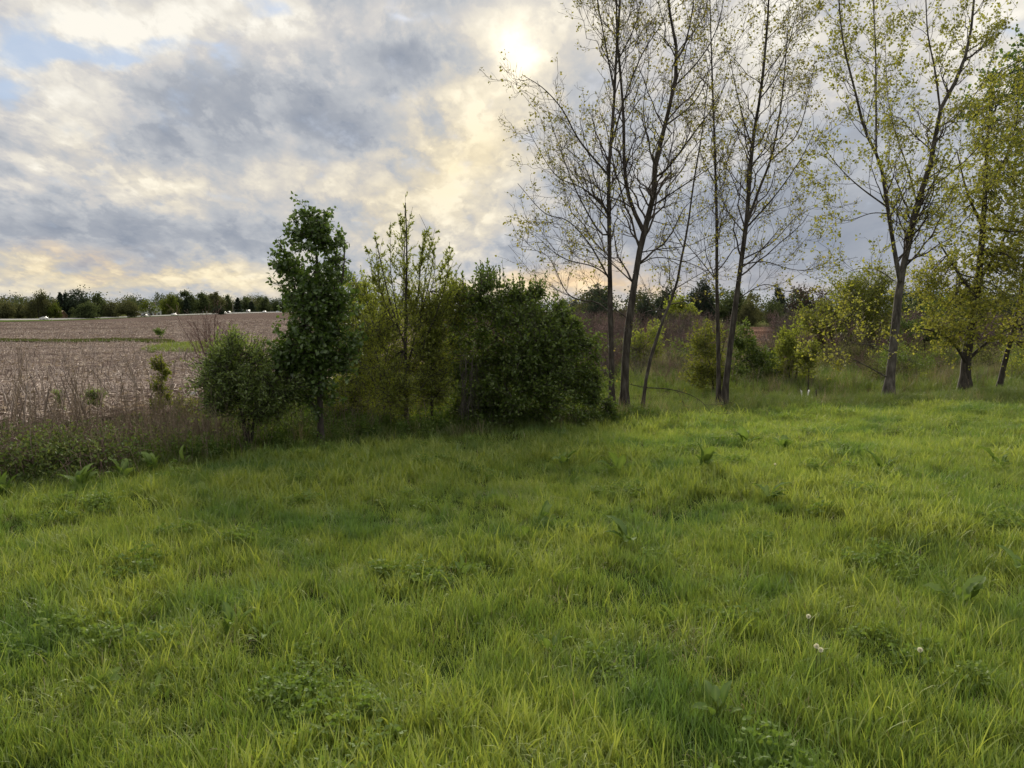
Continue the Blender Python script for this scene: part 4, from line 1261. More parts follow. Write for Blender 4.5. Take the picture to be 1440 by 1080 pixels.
def wire():
    P = []
    p1 = np.array(p0) + [68, 70, .2]
    for dx in (-1.05, 1.05):
        s = np.linspace(0, 1, 14)[:, None]
        q = np.array(p0) * (1 - s) + p1 * s + np.array([dx, -.2, .1]); q[:, 2] -= 1.6 * 4 * (s * (1 - s))[:, 0]
        P.append(q)
    P = np.array(P)
    tag(MB().tubes(P, np.full(P.shape[:2], .022), 4).build('wire', RUBBER), 'thin dark power wires sagging right from the utility pole', 'wire')


wire()
MARK = solid_mat('white_plastic', [(0, (.62, .62, .60)), (1, (.76, .76, .74))], 12, .5)


def marker(px, py, label):
    g = ground_at(px, py)
    D = 330.0; x, y, z = on_px(px, D)
    r = tag(empty('marker_post', (x, y, z)), label, 'marker post', 'white marker posts on the verge')
    MB().tubes([[0, 0, 0], [0, 0, .9], [0, 0, 1.0]], [.10, .09, .05], 6).build('post', MARK, r)
    MB().box((0, -.12, .9), (.34, .05, .5)).build('reflector', MARK, r)


marker(72, 455, 'white marker post on the verge, nearer the white car')
marker(75.5, 456, 'white marker post on the verge, the right one of the two')

# ------------------------------------------------------------------ small things near the lawn edge
ROCKM = solid_mat('pale_rock', [(0, (.34, .32, .31)), (1, (.55, .53, .52))], 9, .9, bump=.01)


def rock(label, px, py, size, seed):
    rng = np.random.default_rng(seed)
    g = ground_at(px, py)
    n, k = 9, 6; V = []
    for i in range(k):
        th = PI * i / (k - 1)
        for j in range(n):
            a = 2 * PI * j / n; r = 1 + .18 * math.sin(3 * a + seed) * math.sin(th) + rng.normal() * .06
            V.append((math.sin(th) * math.cos(a) * r * size, math.sin(th) * math.sin(a) * r * size * .7, (math.cos(th) * .55 + .35) * size))
    F = [(i * n + j, i * n + (j + 1) % n, i * n + n + (j + 1) % n, i * n + n + j) for i in range(k - 1) for j in range(n)]
    o = mesh_obj('rock', V, np.array(F)[:, ::-1], ROCKM, smoothf=True); o.location = (g[0], g[1], hz(g[0], g[1]))
    return tag(o, label, 'rock')


rock('pale rock lying at the stubble edge beside the round tree', 273, 556, .085, 3)


def tree_guard():
    p = at(1131.5, 566, 14.2); z = hz(p[0], p[1])
    r = tag(empty('tree_guard', (p[0], p[1], z)), 'white plastic tree guard split open in the grass', 'tree guard')
    for s in (-1, 1):
        V = []
        for zz, fl in ((-.02, 0), (.10, .006), (.19, .016), (.235, .028)):
            for a in np.linspace(-1.1, 1.1, 7):
                V.append((s * (.035 + fl) + s * .024 * math.cos(a), .030 * math.sin(a), zz + (.012 * math.sin(a * 3) if zz > .2 else 0)))
        V = np.array(V); W = V * [1, 1, 1] - np.array([s * .004, 0, 0]); n = 7
        F = [(i * n + j, i * n + j + 1, i * n + n + j + 1, i * n + n + j) for i in range(3) for j in range(n - 1)]
        F2 = [(f[3] + 28, f[2] + 28, f[1] + 28, f[0] + 28) for f in F]
        rim = [(21 + j, 21 + j + 1, 49 + j + 1, 49 + j) for j in range(6)]
        mesh_obj('half_shell', np.vstack([V, W]), np.array(F + F2 + rim), MARK, r)
    b = at(1147, 568, 14.0); z = hz(b[0], b[1])
    k = tag(empty('stake', (b[0], b[1], z)), 'short dark wooden stake with a dark clod at its foot', 'stake')
    MB().tubes([[0, 0, -.05], [.004, 0, .14], [.0, 0, .27], [0, 0, .28]], [.017, .015, .014, .006], 7).build('post', BARKD, k)
    m = MB()
    rng = np.random.default_rng(4)
    for q in range(3):
        n = 8; V = []; c = np.array([.03 * math.cos(q * 2.1), .03 * math.sin(q * 2.1), .03])
        for i in range(5):
            for j in range(n):
                th, a = PI * i / 4, 2 * PI * j / n; rr = .042 * (1 + rng.normal() * .12)
                V.append(c + np.array([math.sin(th) * math.cos(a), math.sin(th) * math.sin(a), math.cos(th)]) * rr)
        m.add(V, [(i * n + j, i * n + n + j, i * n + n + (j + 1) % n, i * n + (j + 1) % n) for i in range(4) for j in range(n)])
    m.build('clod', BARKD, k)


tree_guard()

# ------------------------------------------------------------------ broad leafed weeds in the lawn


def leaf_blade(L, W, seed, wavy=.5):
    """a dock leaf along +Y, arched, with a channelled midrib and wavy margin"""
    rng = np.random.default_rng(seed); n = 10; V = []
    for i in range(n):
        s = i / (n - 1)
        w = W * .5 * (math.sin(PI * min(s * .93 + .05, 1)) ** .75) * (1.15 - .35 * s)
        if i == 0: w = .004
        y = L * (s - .18 * s * s); z = L * (.30 * s - .42 * s * s)
        wv = .10 * W * wavy
        V += [(-w, y, z + w * .35 + wv * math.sin(i * 2.1 + seed)), (-w * .5, y, z + w * .12), (0, y, z - .003), (w * .5, y, z + w * .12), (w, y, z + w * .35 + wv * math.sin(i * 2.4 + 1 + seed))]
    F = [(i * 5 + j, i * 5 + j + 1, i * 5 + 6 + j, i * 5 + 5 + j) for i in range(n - 1) for j in range(4)]
    t = np.full(len(V), rng.uniform(.2, .8)); t[2::5] = 1.0
    o = mesh_obj('leaf', V, np.array(F), DOCK, None, t, None, True, False)
    return o


LEAFO = [leaf_blade(L, W, i, wv) for i, (L, W, wv) in enumerate([(.20, .075, .4), (.16, .07, .7), (.24, .085, .5), (.13, .06, .3), (.22, .10, .8), (.18, .065, .6)])]


def weed(name, label, px, py, n, seed, sc=1.0, lift=35, cat='weed', spread=.03, az=None, group=None, D=None):
    rng = np.random.default_rng(seed)
    g = ground_at(px, py) if D is None else at(px, py, D)
    z = hz(g[0], g[1])
    r = tag(empty(name, (g[0], g[1], z)), label, cat, group)
    for i in range(n):
        o = LEAFO[int(rng.integers(0, len(LEAFO)))].copy(); COL.objects.link(o); o.parent = r
        a = rng.uniform(0, 2 * PI)
        e = rad(lift + 12 + rng.normal() * 20)
        s = sc * rng.uniform(.45, 1.15)
        o.rotation_euler = (e, rng.normal() * .25, a)
        o.scale = (s, s, s)
        o.location = (-math.sin(a) * spread * 2.2 * rng.uniform(.1, 1), math.cos(a) * spread * 2.2 * rng.uniform(.1, 1), .055 * sc + rng.uniform(0, .05) + .015)
    return r


for k, a in enumerate([
    ('dock_plant', 'three leafed dock sprouting upright alone in the middle of the lawn', 648, 824, 4, .75, 62),
    ('dock_plant', 'dock with grey shiny drooping leaves left of the curled one, mid lawn', 762, 745, 6, .95, 22),
    ('dock_plant', 'dock with long curled shiny leaves right of the mid lawn', 884, 778, 7, 1.0, 25),
    ('dock_plant', 'narrow dock leaf pair standing below the grey shiny dock', 738, 770, 3, .8, 50),
    ('burdock', 'broad burdock clump nearest the dense bush', 790, 664, 9, 1.15, 35),
    ('burdock', 'burdock with one flat upturned leaf right of the broad burdock clump', 868, 674, 6, 1.2, 30),
    ('burdock', 'large burdock patch below the close pair of poplars', 990, 668, 10, 1.2, 38),
    ('burdock', 'burdock with pale flat leaves lower right of the poplar pair', 1102, 640, 8, 1.25, 30),
    ('burdock', 'small burdock right of the pale flat leafed one', 1050, 634, 7, 1.1, 40),
    ('burdock', 'dark burdock clump in the centre right of the lawn', 1076, 712, 8, 1.0, 35),
    ('dock_plant', 'dark leafed dock with pale leaf edges at the right of the lawn', 1348, 862, 9, .85, 28),
    ('dock_plant', 'dark dock cut by the right picture border', 1440, 822, 9, .95, 40),
    ('dock_plant', 'low dark dock clump near the dandelion clocks', 945, 890, 6, .6, 25),
    ('dock_plant', 'large blurred dock low at the bottom right of the lawn', 1005, 1020, 8, .6, 30),
    ('violet_plant', 'broad leafed violet clump at left with heart shaped leaves', 330, 900, 11, .55, 45),
    ('violet_plant', 'violet clump right of the heart leafed one in shadow', 372, 912, 8, .5, 40),
    ('violet_plant', 'single pale upturned violet leaf lower left of the lawn', 218, 1003, 4, .5, 40),
    ('violet_plant', 'violet clump beside a gap in the grass, lower left', 130, 985, 7, .55, 40),
    ('dock_plant', 'low dock clump with curled tips right of the lawn centre bottom', 775, 930, 7, .6, 38),
    ('burdock', 'pale burdock right of the poplar pair in the far lawn', 1240, 668, 6, 1.0, 35),
    ('burdock', 'dull burdock near the right border of the far lawn', 1405, 665, 6, 1.0, 35),
    ('burdock', 'silvery burdock at the lawn edge beside the bramble', 112, 694, 15, 0.92, 45),
    ('burdock', 'big upright burdock leaf cut by the left picture border', 2, 708, 11, 0.96, 60),
    ('burdock', 'bright green burdock row left of the bigger upright one', 175, 680, 15, 0.88, 60),
    ('burdock', 'bigger upright burdock below the dead stalks', 215, 672, 17, 0.96, 62),
    ('burdock', 'flat grey burdock at the right end of the burdock row', 255, 664, 6, 1.0, 30),
]):
    nm, lb, px, py, n, sc, lift = a
    weed(nm, lb, px, py, n, 200 + k, sc, lift, nm.replace('_', ' ').replace('dock plant', 'dock'), group='broad leafed weeds in the lawn')

SEED = leaf_mat('dandelion_seed', (.72, .71, .68), (.85, .84, .81), .4, None, .0)
STEM = leaf_mat('dandelion_stem', (.10, .12, .04), (.16, .16, .06), .3, None, .05)


def dandelion(label, px, py, seed, h=.17):
    rng = np.random.default_rng(seed)
    g = ground_at(px, py + 34); z = hz(g[0], g[1])
    r = tag(empty('dandelion', (g[0], g[1], z)), label, 'dandelion', 'dandelion clocks in the lawn')
    MB().tubes([[0, 0, 0], [.004, .003, h * .5], [.0, .0, h]], [.0022, .002, .0018], 5).build('stem', STEM, r)
    d = unit(rng.normal(size=(150, 3))); c = np.array([0, 0, h])
    m = MB()
    P = np.stack([c + d * .003, c + d * .0085], 1); m.tubes(P, np.full(P.shape[:2], .00025), 3)
    for q in range(5):
        ax = unit(d + rng.normal(size=d.shape) * .7)
        m.leaves(c + d * .008, ax, .0042, .0008, rng)
    m.build('seed_head', SEED, r)
    n = 8; V = [c + np.array([math.sin(PI * i / 4) * math.cos(2 * PI * j / n), math.sin(PI * i / 4) * math.sin(2 * PI * j / n), math.cos(PI * i / 4)]) * .004 for i in range(5) for j in range(n)]
    mesh_obj('receptacle', V, np.array([(i * n + j, i * n + n + j, i * n + n + (j + 1) % n, i * n + (j + 1) % n) for i in range(4) for j in range(n)]), STEM, r)


dandelion('white dandelion clock, upper one of the touching pair', 1146, 929, 301)
dandelion('white dandelion clock, lower one of the touching pair', 1152, 933, 302, .165)
dandelion('white dandelion clock standing alone far right of the touching pair', 1291, 935, 303)
dandelion('white dandelion clock above the touching pair beside dark grass', 1135, 882, 304)
dandelion('tiny far dandelion clock beside the pale flat burdock', 1089, 644, 305)

# ------------------------------------------------------------------ ground cover nobody could count: instanced clumps


def blades(rng, n, radius, hlo, hhi, w, lean, curve, mat, name, seg=4, dry=0.0, tmid=.5, tsd=.22, spread_pow=.5):
    a = rng.uniform(0, 2 * PI, n); r = radius * rng.uniform(0, 1, n) ** spread_pow
    b = np.stack([r * np.cos(a), r * np.sin(a), np.full(n, -.01)], 1)
    az = rng.uniform(0, 2 * PI, n); H = rng.uniform(hlo, hhi, n) * (1 - .35 * (r / radius))
    d = np.stack([np.cos(az), np.sin(az), np.zeros(n)], 1)
    ln = np.abs(rng.normal(lean, lean * .5, n)); cv = np.abs(rng.normal(curve, curve * .7, n))
    s = np.linspace(0, 1, seg + 1)
    th = ln[:, None] + cv[:, None] * s[None] ** 1.6 * 1.6
    dz = np.cos(th); dh = np.sin(th)
    st = H[:, None] / seg
    hx = np.concatenate([np.zeros((n, 1)), np.cumsum(dh[:, :-1] * st, 1)], 1); zz = np.concatenate([np.zeros((n, 1)), np.cumsum(dz[:, :-1] * st, 1)], 1)
    C = b[:, None] + d[:, None] * hx[..., None]; C[..., 2] += zz
    tw = rng.uniform(-.9, .9, n)
    sd = np.stack([-np.sin(az + tw), np.cos(az + tw), np.zeros(n)], 1)
    ww = (w * rng.uniform(.6, 1.3, n))[:, None] * (1 - .15 * s - .8 * s ** 4)[None]
    Lf = C - sd[:, None] * ww[..., None] / 2; Rt = C + sd[:, None] * ww[..., None] / 2
    K = seg + 1
    V = np.stack([Lf, Rt], 2).reshape(n, K * 2, 3)
    V[:, 2 * K - 1] = V[:, 2 * K - 2]                                 # pointed tip
    i = (np.arange(n) * K * 2)[:, None]; j = (np.arange(seg) * 2)[None]
    F = np.stack([i + j, i + j + 1, i + j + 3, i + j + 2], -1).reshape(-1, 4)
    t = np.clip(rng.normal(tmid, tsd, n), 0, 1)
    if dry: t = np.where(rng.uniform(0, 1, n) < dry, 1.0, t)
    return V.reshape(-1, 3), F, np.repeat(t, K * 2)


def clump_obj(parts, mat, name):
    m = MB()
    for V, F, t in parts: m.add(V, F, t)
    return m.build(name, mat, link=False)


def multi(o2, o1):
    """join two unlinked clump meshes with different materials"""
    return [o1, o2]


def scatter(name, clumps, P, rot, scl, idx, label_kind='stuff'):
    cl = bpy.data.collections.new(name + '_clumps')
    for o in clumps:
        cl.objects.link(o)
    clumps_sorted = sorted(clumps, key=lambda o: o.name)
    remap = np.array([clumps_sorted.index(o) for o in clumps])
    me = bpy.data.meshes.new(name); n = len(P)
    me.vertices.add(n); me.vertices.foreach_set('co', np.asarray(P, np.float32).ravel())
    a = me.attributes.new('rot', 'FLOAT_VECTOR', 'POINT'); a.data.foreach_set('vector', np.asarray(rot, np.float32).ravel())
    a = me.attributes.new('scl', 'FLOAT_VECTOR', 'POINT'); a.data.foreach_set('vector', np.asarray(scl, np.float32).ravel())
    a = me.attributes.new('pick', 'INT', 'POINT'); a.data.foreach_set('value', remap[np.asarray(idx)].astype(np.int32))
    o = bpy.data.objects.new(name, me); COL.objects.link(o); o['kind'] = label_kind
    ng = bpy.data.node_groups.new(name + '_scatter', 'GeometryNodeTree')
    ng.interface.new_socket('Geometry', in_out='INPUT', socket_type='NodeSocketGeometry')
    ng.interface.new_socket('Geometry', in_out='OUTPUT', socket_type='NodeSocketGeometry')
    N = ng.nodes; L = ng.links
    gi = N.new('NodeGroupInput'); go = N.new('NodeGroupOutput')
    ci = N.new('GeometryNodeCollectionInfo'); ci.inputs['Collection'].default_value = cl
    ci.inputs['Separate Children'].default_value = True; ci.inputs['Reset Children'].default_value = True
    ip = N.new('GeometryNodeInstanceOnPoints'); ip.inputs['Pick Instance'].default_value = True

    def attr(nm, typ):
        q = N.new('GeometryNodeInputNamedAttribute'); q.data_type = typ; q.inputs['Name'].default_value = nm
        return q.outputs['Attribute']
    er = N.new('FunctionNodeEulerToRotation'); L.new(attr('rot', 'FLOAT_VECTOR'), er.inputs[0])
    L.new(gi.outputs[0], ip.inputs['Points']); L.new(ci.outputs[0], ip.inputs['Instance'])
    L.new(attr('pick', 'INT'), ip.inputs['Instance Index']); L.new(er.outputs[0], ip.inputs['Rotation'])
    L.new(attr('scl', 'FLOAT_VECTOR'), ip.inputs['Scale']); L.new(ip.outputs[0], go.inputs[0])
    md = o.modifiers.new('scatter', 'NODES'); md.node_group = ng
    return o


def grass():
    rng = np.random.default_rng(401)
    cl = []
    for k in range(5):                                               # fine upright turf
        cl.append(clump_obj([blades(rng, 46, .085, .09, .19, .0042, .20, .35, GRASS, '', 4, .04, .42), blades(rng, 10, .09, .05, .12, .0035, .6, .8, GRASS, '', 4, .25, .6)], GRASS, f'turf_tuft_{k}'))
    for k in range(3):                                               # broader, paler blades
        cl.append(clump_obj([blades(rng, 30, .07, .12, .24, .0072, .22, .55, GRASS, '', 5, .05, .72)], GRASS, f'wide_tuft_{k}'))
    for k in range(2):                                               # bent over, matted
        cl.append(clump_obj([blades(rng, 44, .09, .11, .22, .0042, .5, 1.0, GRASS, '', 5, .12, .55)], GRASS, f'bent_tuft_{k}'))
    for k in range(2):                                               # short and thin
        cl.append(clump_obj([blades(rng, 60, .09, .05, .11, .0035, .35, .5, GRASS, '', 3, .02, .3)], GRASS, f'short_tuft_{k}'))
    for k in range(2):                                               # long arching single blades and seed stalks
        cl.append(clump_obj([blades(rng, 7, .08, .24, .36, .006, .35, .95, GRASS, '', 6, .15, .75), blades(rng, 20, .085, .08, .17, .004, .3, .5, GRASS, '', 4, .05, .4)], GRASS, f'arch_tuft_{k}'))
    for k in range(2):                                               # dead thatch
        cl.append(clump_obj([blades(rng, 26, .10, .08, .20, .0034, .9, .9, GRASS, '', 4, .5, .9)], GRASSD, f'thatch_tuft_{k}'))
    for k in range(3):                                               # clover and small broad leaves
        m = MB(); q = 34; c = np.stack([rng.normal(0, .05, q), rng.normal(0, .05, q), rng.uniform(.04, .13, q)], 1)
        for j in range(3):
            a = rng.uniform(0, .5, q) + j * 2.1
            m.leaves(c, np.stack([np.cos(a), np.sin(a), rng.uniform(-.2, .5, q)], 1), rng.uniform(.014, .028, q), rng.uniform(.012, .022, q), rng, .15, rng.uniform(.1, .6, q))
        P_ = np.stack([c * [.6, .6, 0], c], 1); m.tubes(P_, np.full(P_.shape[:2], .0009), 3, np.full(q, .5))
        cl.append(m.build(f'clover_tuft_{k}', L_CLOVER, link=False))
    pts = []
    for y0, y1, dens in ((1.3, 3.2, 420), (3.2, 5.5, 330), (5.5, 8.5, 230), (8.5, 15.5, 150)):
        x0, x1 = -.78 * y1 - 2.0, .78 * y1 + 2.0
        n = int((x1 - x0) * (y1 - y0) * dens)
        x = rng.uniform(x0, x1, n); y = rng.uniform(y0, y1, n)
        pts.append(np.stack([x, y], 1)[y < edge_y(x) + .15 + .12 * np.sin(x * 4)])
    p = np.concatenate(pts); x, y = p[:, 0], p[:, 1]; n = len(p)
    h1 = pnoise(x, y, 1.6, 1); h2 = pnoise(x, y, 4.5, 2); h3 = pnoise(x, y, .7, 3)
    u = rng.uniform(0, 1, n)
    idx = rng.integers(0, 5, n)
    wide = (h1 + .5 * h3 > .18) & (u < .50); idx = np.where(wide, rng.integers(5, 8, n), idx)
    bent = (h2 - .4 * h1 > .35) & (u < .55); idx = np.where(bent, rng.integers(8, 10, n), idx)
    short = (h2 < -.42) & (u < .7); idx = np.where(short, rng.integers(10, 12, n), idx)
    v = rng.uniform(0, 1, n)
    idx = np.where(v < .07, rng.integers(12, 14, n), idx); idx = np.where((v > .93), rng.integers(14, 16, n), idx)
    h5 = pnoise(x, y, 5.5, 21); idx = np.where((h5 > .40) & (v > .25) & (v < .38), rng.integers(16, 19, n), idx)
    keep = ~((h2 + .4 * h1 < -.9) & (u < .25)); 
    h4 = pnoise(x, y, 11., 4)
    s = (.86 + .13 * h1 + .09 * h2 + .10 * h4 + rng.uniform(-.24, .24, n)); s = np.clip(s, .45, 1.35)
    far = smooth(5, 12, y)
    sx = s * (1 + .35 * far)
    z = height(x, y)
    ta = pnoise(x, y, .9, 5) * 3.0; tm = .08 + .14 * np.abs(pnoise(x, y, 1.8, 6))
    rot = np.stack([tm * np.cos(ta) + rng.normal(0, .13, n), tm * np.sin(ta) + rng.normal(0, .13, n), rng.uniform(0, 2 * PI, n)], 1)
    scatter('grass', cl, np.stack([x, y, z], 1)[keep], rot[keep], np.stack([sx, sx, s], 1)[keep], idx[keep])


grass()


def tall_grass():
    rng = np.random.default_rng(402)
    cl = [clump_obj([blades(rng, 40, .12, .18, .38, .006, .22, .5, 0, '', 4, .08, .4)], GRASST, f'tall_tuft_{k}') for k in range(4)]
    cl += [clump_obj([blades(rng, 34, .12, .25, .55, .0045, .22, .4, 0, '', 4, .1, .5)], GRASSD, f'tan_tuft_{k}') for k in range(3)]
    # the unmown fringe at the lawn edge
    n = 5200; x = rng.uniform(-9, 14, n); off = rng.uniform(-.1, 1.5, n); y = edge_y(x) + off
    i1 = np.where(rng.uniform(0, 1, n) < .05, rng.integers(4, 7, n), rng.integers(0, 4, n)); s1 = rng.uniform(.55, 1.0, n) * np.where(off < .25, .75, 1)
    # the rough ground behind the hedge
    m = 24000; u = rng.uniform(-.35, 1.0, m); D = np.sqrt(rng.uniform(11.5 ** 2, 46 ** 2, m)); x2 = u * D; y2 = D
    ok = (y2 > edge_y(x2) + .8) & (D < near_u(u) + 8 * (u > .0)); x2, y2 = x2[ok], y2[ok]; m = len(x2)
    nz = pnoise(x2, y2, .5, 8)
    pr = smooth(14.5, 24, y2) * .38 + .25 * nz
    i2 = np.where(rng.uniform(0, 1, m) < pr, rng.integers(4, 7, m), rng.integers(0, 4, m)); s2 = rng.uniform(.6, 1.3, m) * (1 + .5 * smooth(16, 35, y2)) * np.clip(.55 + .5 * smooth(13, 19, y2), .5, 1.2)
    X = np.concatenate([x, x2]); Y = np.concatenate([y, y2]); I = np.concatenate([i1, i2]); SS = np.concatenate([s1, s2])
    N = len(X)
    rot = np.stack([rng.normal(0, .12, N), rng.normal(0, .12, N), rng.uniform(0, 2 * PI, N)], 1)
    scatter('tall_grass', cl, np.stack([X, Y, height(X, Y)], 1), rot, np.stack([SS] * 3, 1), I)


tall_grass()


def stubble():
    rng = np.random.default_rng(403)
    cl = []
    for k in range(6):
        m = MB(); n = int(rng.integers(3, 6))
        b = np.stack([rng.uniform(-.5, .5, n), rng.normal(0, .03, n), np.full(n, -.03)], 1)
        H = rng.uniform(.14, .42, n); lean = rng.normal(0, .30, (n, 2))
        e = b + np.stack([lean[:, 0] * H, lean[:, 1] * H, H], 1)
        m.tubes(np.stack([b, (b + e) / 2 + rng.normal(size=b.shape) * .008, e], 1), np.array([.013, .011, .010]), 5, rng.uniform(.1, .75, n))
        q = int(rng.integers(9, 15))                                # broken stalks and husks lying about
        c = np.stack([rng.uniform(-.6, .6, q), rng.uniform(-.38, .38, q), rng.uniform(.015, .07, q)], 1)
        a = rng.uniform(0, 2 * PI, q); L = rng.uniform(.08, .38, q); tl = rng.normal(0, .22, q)
        dv = np.stack([np.cos(a), np.sin(a), tl], 1) * L[:, None] / 2
        m.tubes(np.stack([c - dv, c + rng.normal(size=c.shape) * .012, c + dv], 1), np.array([.010, .009, .006]), 4, rng.uniform(.5, 1, q))
        q = 16
        c = np.stack([rng.uniform(-.6, .6, q), rng.uniform(-.38, .38, q), rng.uniform(.005, .05, q)], 1)
        ax = np.stack([rng.normal(size=q), rng.normal(size=q), rng.normal(size=q) * .25], 1)
        m.leaves(c, ax, rng.uniform(.12, .32, q), rng.uniform(.02, .05, q), rng, .3, rng.uniform(.3, 1, q))
        cl.append(m.build(f'stubble_clump_{k}', STRAW, link=False))
    P = []
    ar = rad(8); dx, dy = math.cos(ar), math.sin(ar)
    for D0, D1, du in ((8.6, 26, .8), (26, 60, 1.4), (60, 120, 2.6), (120, 230, 6.0)):
        W = D1 * 1.0
        rows = np.arange(-D1 * 1.2, D1 * 1.4, .76 if D0 < 60 else (1.52 if D0 < 120 else 3.04))
        al = np.arange(-W * 1.6, W * 1.6, du)
        A, Rw = np.meshgrid(al, rows)
        A = A + rng.uniform(-.5, .5, A.shape) * du; Rw = Rw + rng.normal(0, .05, A.shape)
        x = A * dx - Rw * dy; y = A * dy + Rw * dx
        u = x / np.maximum(y, .1)
        ok = (y > D0) & (y <= D1) & (u > -.95) & (u < .95) & (y > near_u(u) - .3) & (y < field_far(np.clip(u, -1.3, 1.2)))
        ok &= ~((u < -.40) & (y > np.interp(u, [-.7, -.52, -.46, -.40], [66, 62, 55, 44])) & (y < np.interp(u, [-.7, -.52, -.46, -.40], [73, 70, 62, 47])))
        ok &= (u < -.05) | (y < 60) & (rng.uniform(0, 1, x.shape) < .5)
        q = np.stack([x[ok], y[ok]], 1); P.append(np.column_stack([q, np.full(len(q), 1.0 + .5 * (D0 > 50) + .6 * (D0 > 100))]))
    P = np.concatenate(P); n = len(P); x, y = P[:, 0], P[:, 1]
    s = P[:, 2] * rng.uniform(.8, 1.2, n)
    rw = y * dx - x * dy; band = .5 + .5 * np.sin(rw * .42 + 1.2 * np.sin(x * .05)) * np.sin(rw * .17 + 2.0)
    sz = rng.uniform(.5, 1.2, n) * (.35 + 1.3 * band) * (1 + .3 * pnoise(x, y, .3, 9))
    rot = np.stack([np.zeros(n), np.zeros(n), ar + rng.normal(0, .15, n) + PI * rng.integers(0, 2, n)], 1)
    scatter('stubble', cl, np.stack([x, y, height(x, y) + .01 + .0006 * y], 1), rot, np.stack([s, s, sz], 1), rng.integers(0, 6, n))


stubble()


def undergrowth():
    rng = np.random.default_rng(404)
    dead = []
    for k in range(5):                                               # goldenrod and aster stems left from last year
        m = MB(); n = 7
        b = np.stack([rng.normal(0, .16, n), rng.normal(0, .16, n), np.full(n, -.03)], 1)
        H = rng.uniform(.3, 1.0, n); ln = rng.normal(0, .13, (n, 2))
        s = np.linspace(0, 1, 4)[None, :, None]
        e = np.stack([ln[:, 0] * H, ln[:, 1] * H, H], 1)
        P = b[:, None] + e[:, None] * s + rng.normal(size=(n, 4, 3)) * .012
        R = np.broadcast_to(np.array([.0042, .0036, .003, .002]), P.shape[:2])
        m.tubes(P, R, 3, rng.uniform(0, .8, n))
        C, RC, _ = sprout(rng, P, R, np.full(n, 5), .5, 1, 35, 14, lambda i, t: .13 * np.ones(len(t)), 3, .3, .05, .7, .0016)
        m.tubes(C, RC, 3, rng.uniform(.1, 1, len(C)))
        m.leaves(C[:, -1], rng.normal(size=(len(C), 3)), rng.uniform(.01, .03, len(C)), .012, rng)
        dead.append(m.build(f'dead_stem_{k}', DEAD, link=False))
    bram = []
    for k in range(4):
        m = MB(); n = 9
        a = rng.uniform(0, 2 * PI, n); L = rng.uniform(.3, .75, n)
        s = np.linspace(0, 1, 8)[None, :]
        P = np.stack([np.cos(a)[:, None] * L[:, None] * s, np.sin(a)[:, None] * L[:, None] * s, .55 * np.sin(s * 2.5) * rng.uniform(.5, 1.0, n)[:, None] - .03], -1) + rng.normal(size=(n, 8, 3)) * .012
        idx = rng.integers(0, n, 180); p, d, _ = sample_on(P, np.ones(P.shape[:2]), idx, rng.uniform(.12, 1, 180))
        ax = unit(d + rng.normal(size=d.shape) * .8 + [0, 0, .2]); p = p + rng.normal(size=p.shape) * .03
        m.leaves(p, ax, rng.uniform(.025, .06, 180), rng.uniform(.018, .036, 180), rng)
        bram.append(m.build(f'bramble_leaves_{k}', L_BRAM, link=False))
    cane = []
    for k in range(3):
        m = MB(); n = 14
        a = rng.uniform(0, 2 * PI, n); L = rng.uniform(.3, .9, n); s = np.linspace(0, 1, 8)[None, :]
        P = np.stack([np.cos(a)[:, None] * L[:, None] * s, np.sin(a)[:, None] * L[:, None] * s, .6 * np.sin(s * 2.7) * rng.uniform(.4, 1.1, n)[:, None] - .03], -1) + rng.normal(size=(n, 8, 3)) * .015
        m.tubes(P, np.broadcast_to(np.linspace(.004, .0016, 8), P.shape[:2]), 4, rng.uniform(0, .6, n))
        cane.append(m.build(f'bramble_canes_{k}', TWIGR, link=False))
    weedc = []
    for k in range(4):
        m = MB(); n = 8
        b = np.stack([rng.normal(0, .07, n), rng.normal(0, .07, n), np.full(n, -.02)], 1); H = rng.uniform(.15, .42, n)
        e = np.stack([rng.normal(0, .15, n) * H, rng.normal(0, .15, n) * H, H], 1); s = np.linspace(0, 1, 4)[None, :, None]
        P = b[:, None] + e[:, None] * s
        m.tubes(P, np.full(P.shape[:2], .0025), 3, np.full(n, .3))
        q = 110; idx = rng.integers(0, n, q); p, d, _ = sample_on(P, np.ones(P.shape[:2]), idx, rng.uniform(.1, 1, q))
        ax = unit(rng.normal(size=(q, 3)) * [1, 1, .45] + [0, 0, .25])
        m.leaves(p, ax, rng.uniform(.03, .075, q), rng.uniform(.014, .032, q), rng)
        weedc.append(m.build(f'green_weed_{k}', L_WEED, link=False))
    m = MB(); V, F, t = blades(rng, 90, .4, .12, .34, .02, .3, .4, 0, '', 3, .1, .6); m.add(V, F, t)
    clumps = dead + bram + cane + weedc + [m.build('mustard_patch', GRASST, link=False)]                              # 0-4, 5-8, 9-11, 12-15
    X, Y, I, SS = [], [], [], []

    def put(x, y, i, s):
        X.append(x); Y.append(y); I.append(i); SS.append(s)
    # left strip between lawn and field: stems behind, brambles at the front
    n = 2900; x = rng.uniform(-12, -1.0, n); e = edge_y(x); u0 = np.clip(x / (e + 2.5), -1.2, 0)
    far = np.minimum(near_u(u0) + .3, e + np.interp(x, [-9, -4, -2], [2.6, 3.4, 6.5])); t = rng.uniform(0, 1, n) ** 1.25; y = e + .35 + t * np.maximum(far - e - .35, 1.0)
    r = rng.uniform(0, 1, n); left = smooth(-3.0, -5.0, x); nz = pnoise(x, y, 1.1, 12)
    front = 1 - smooth(.16, .42, t)
    pb = front * left * .9
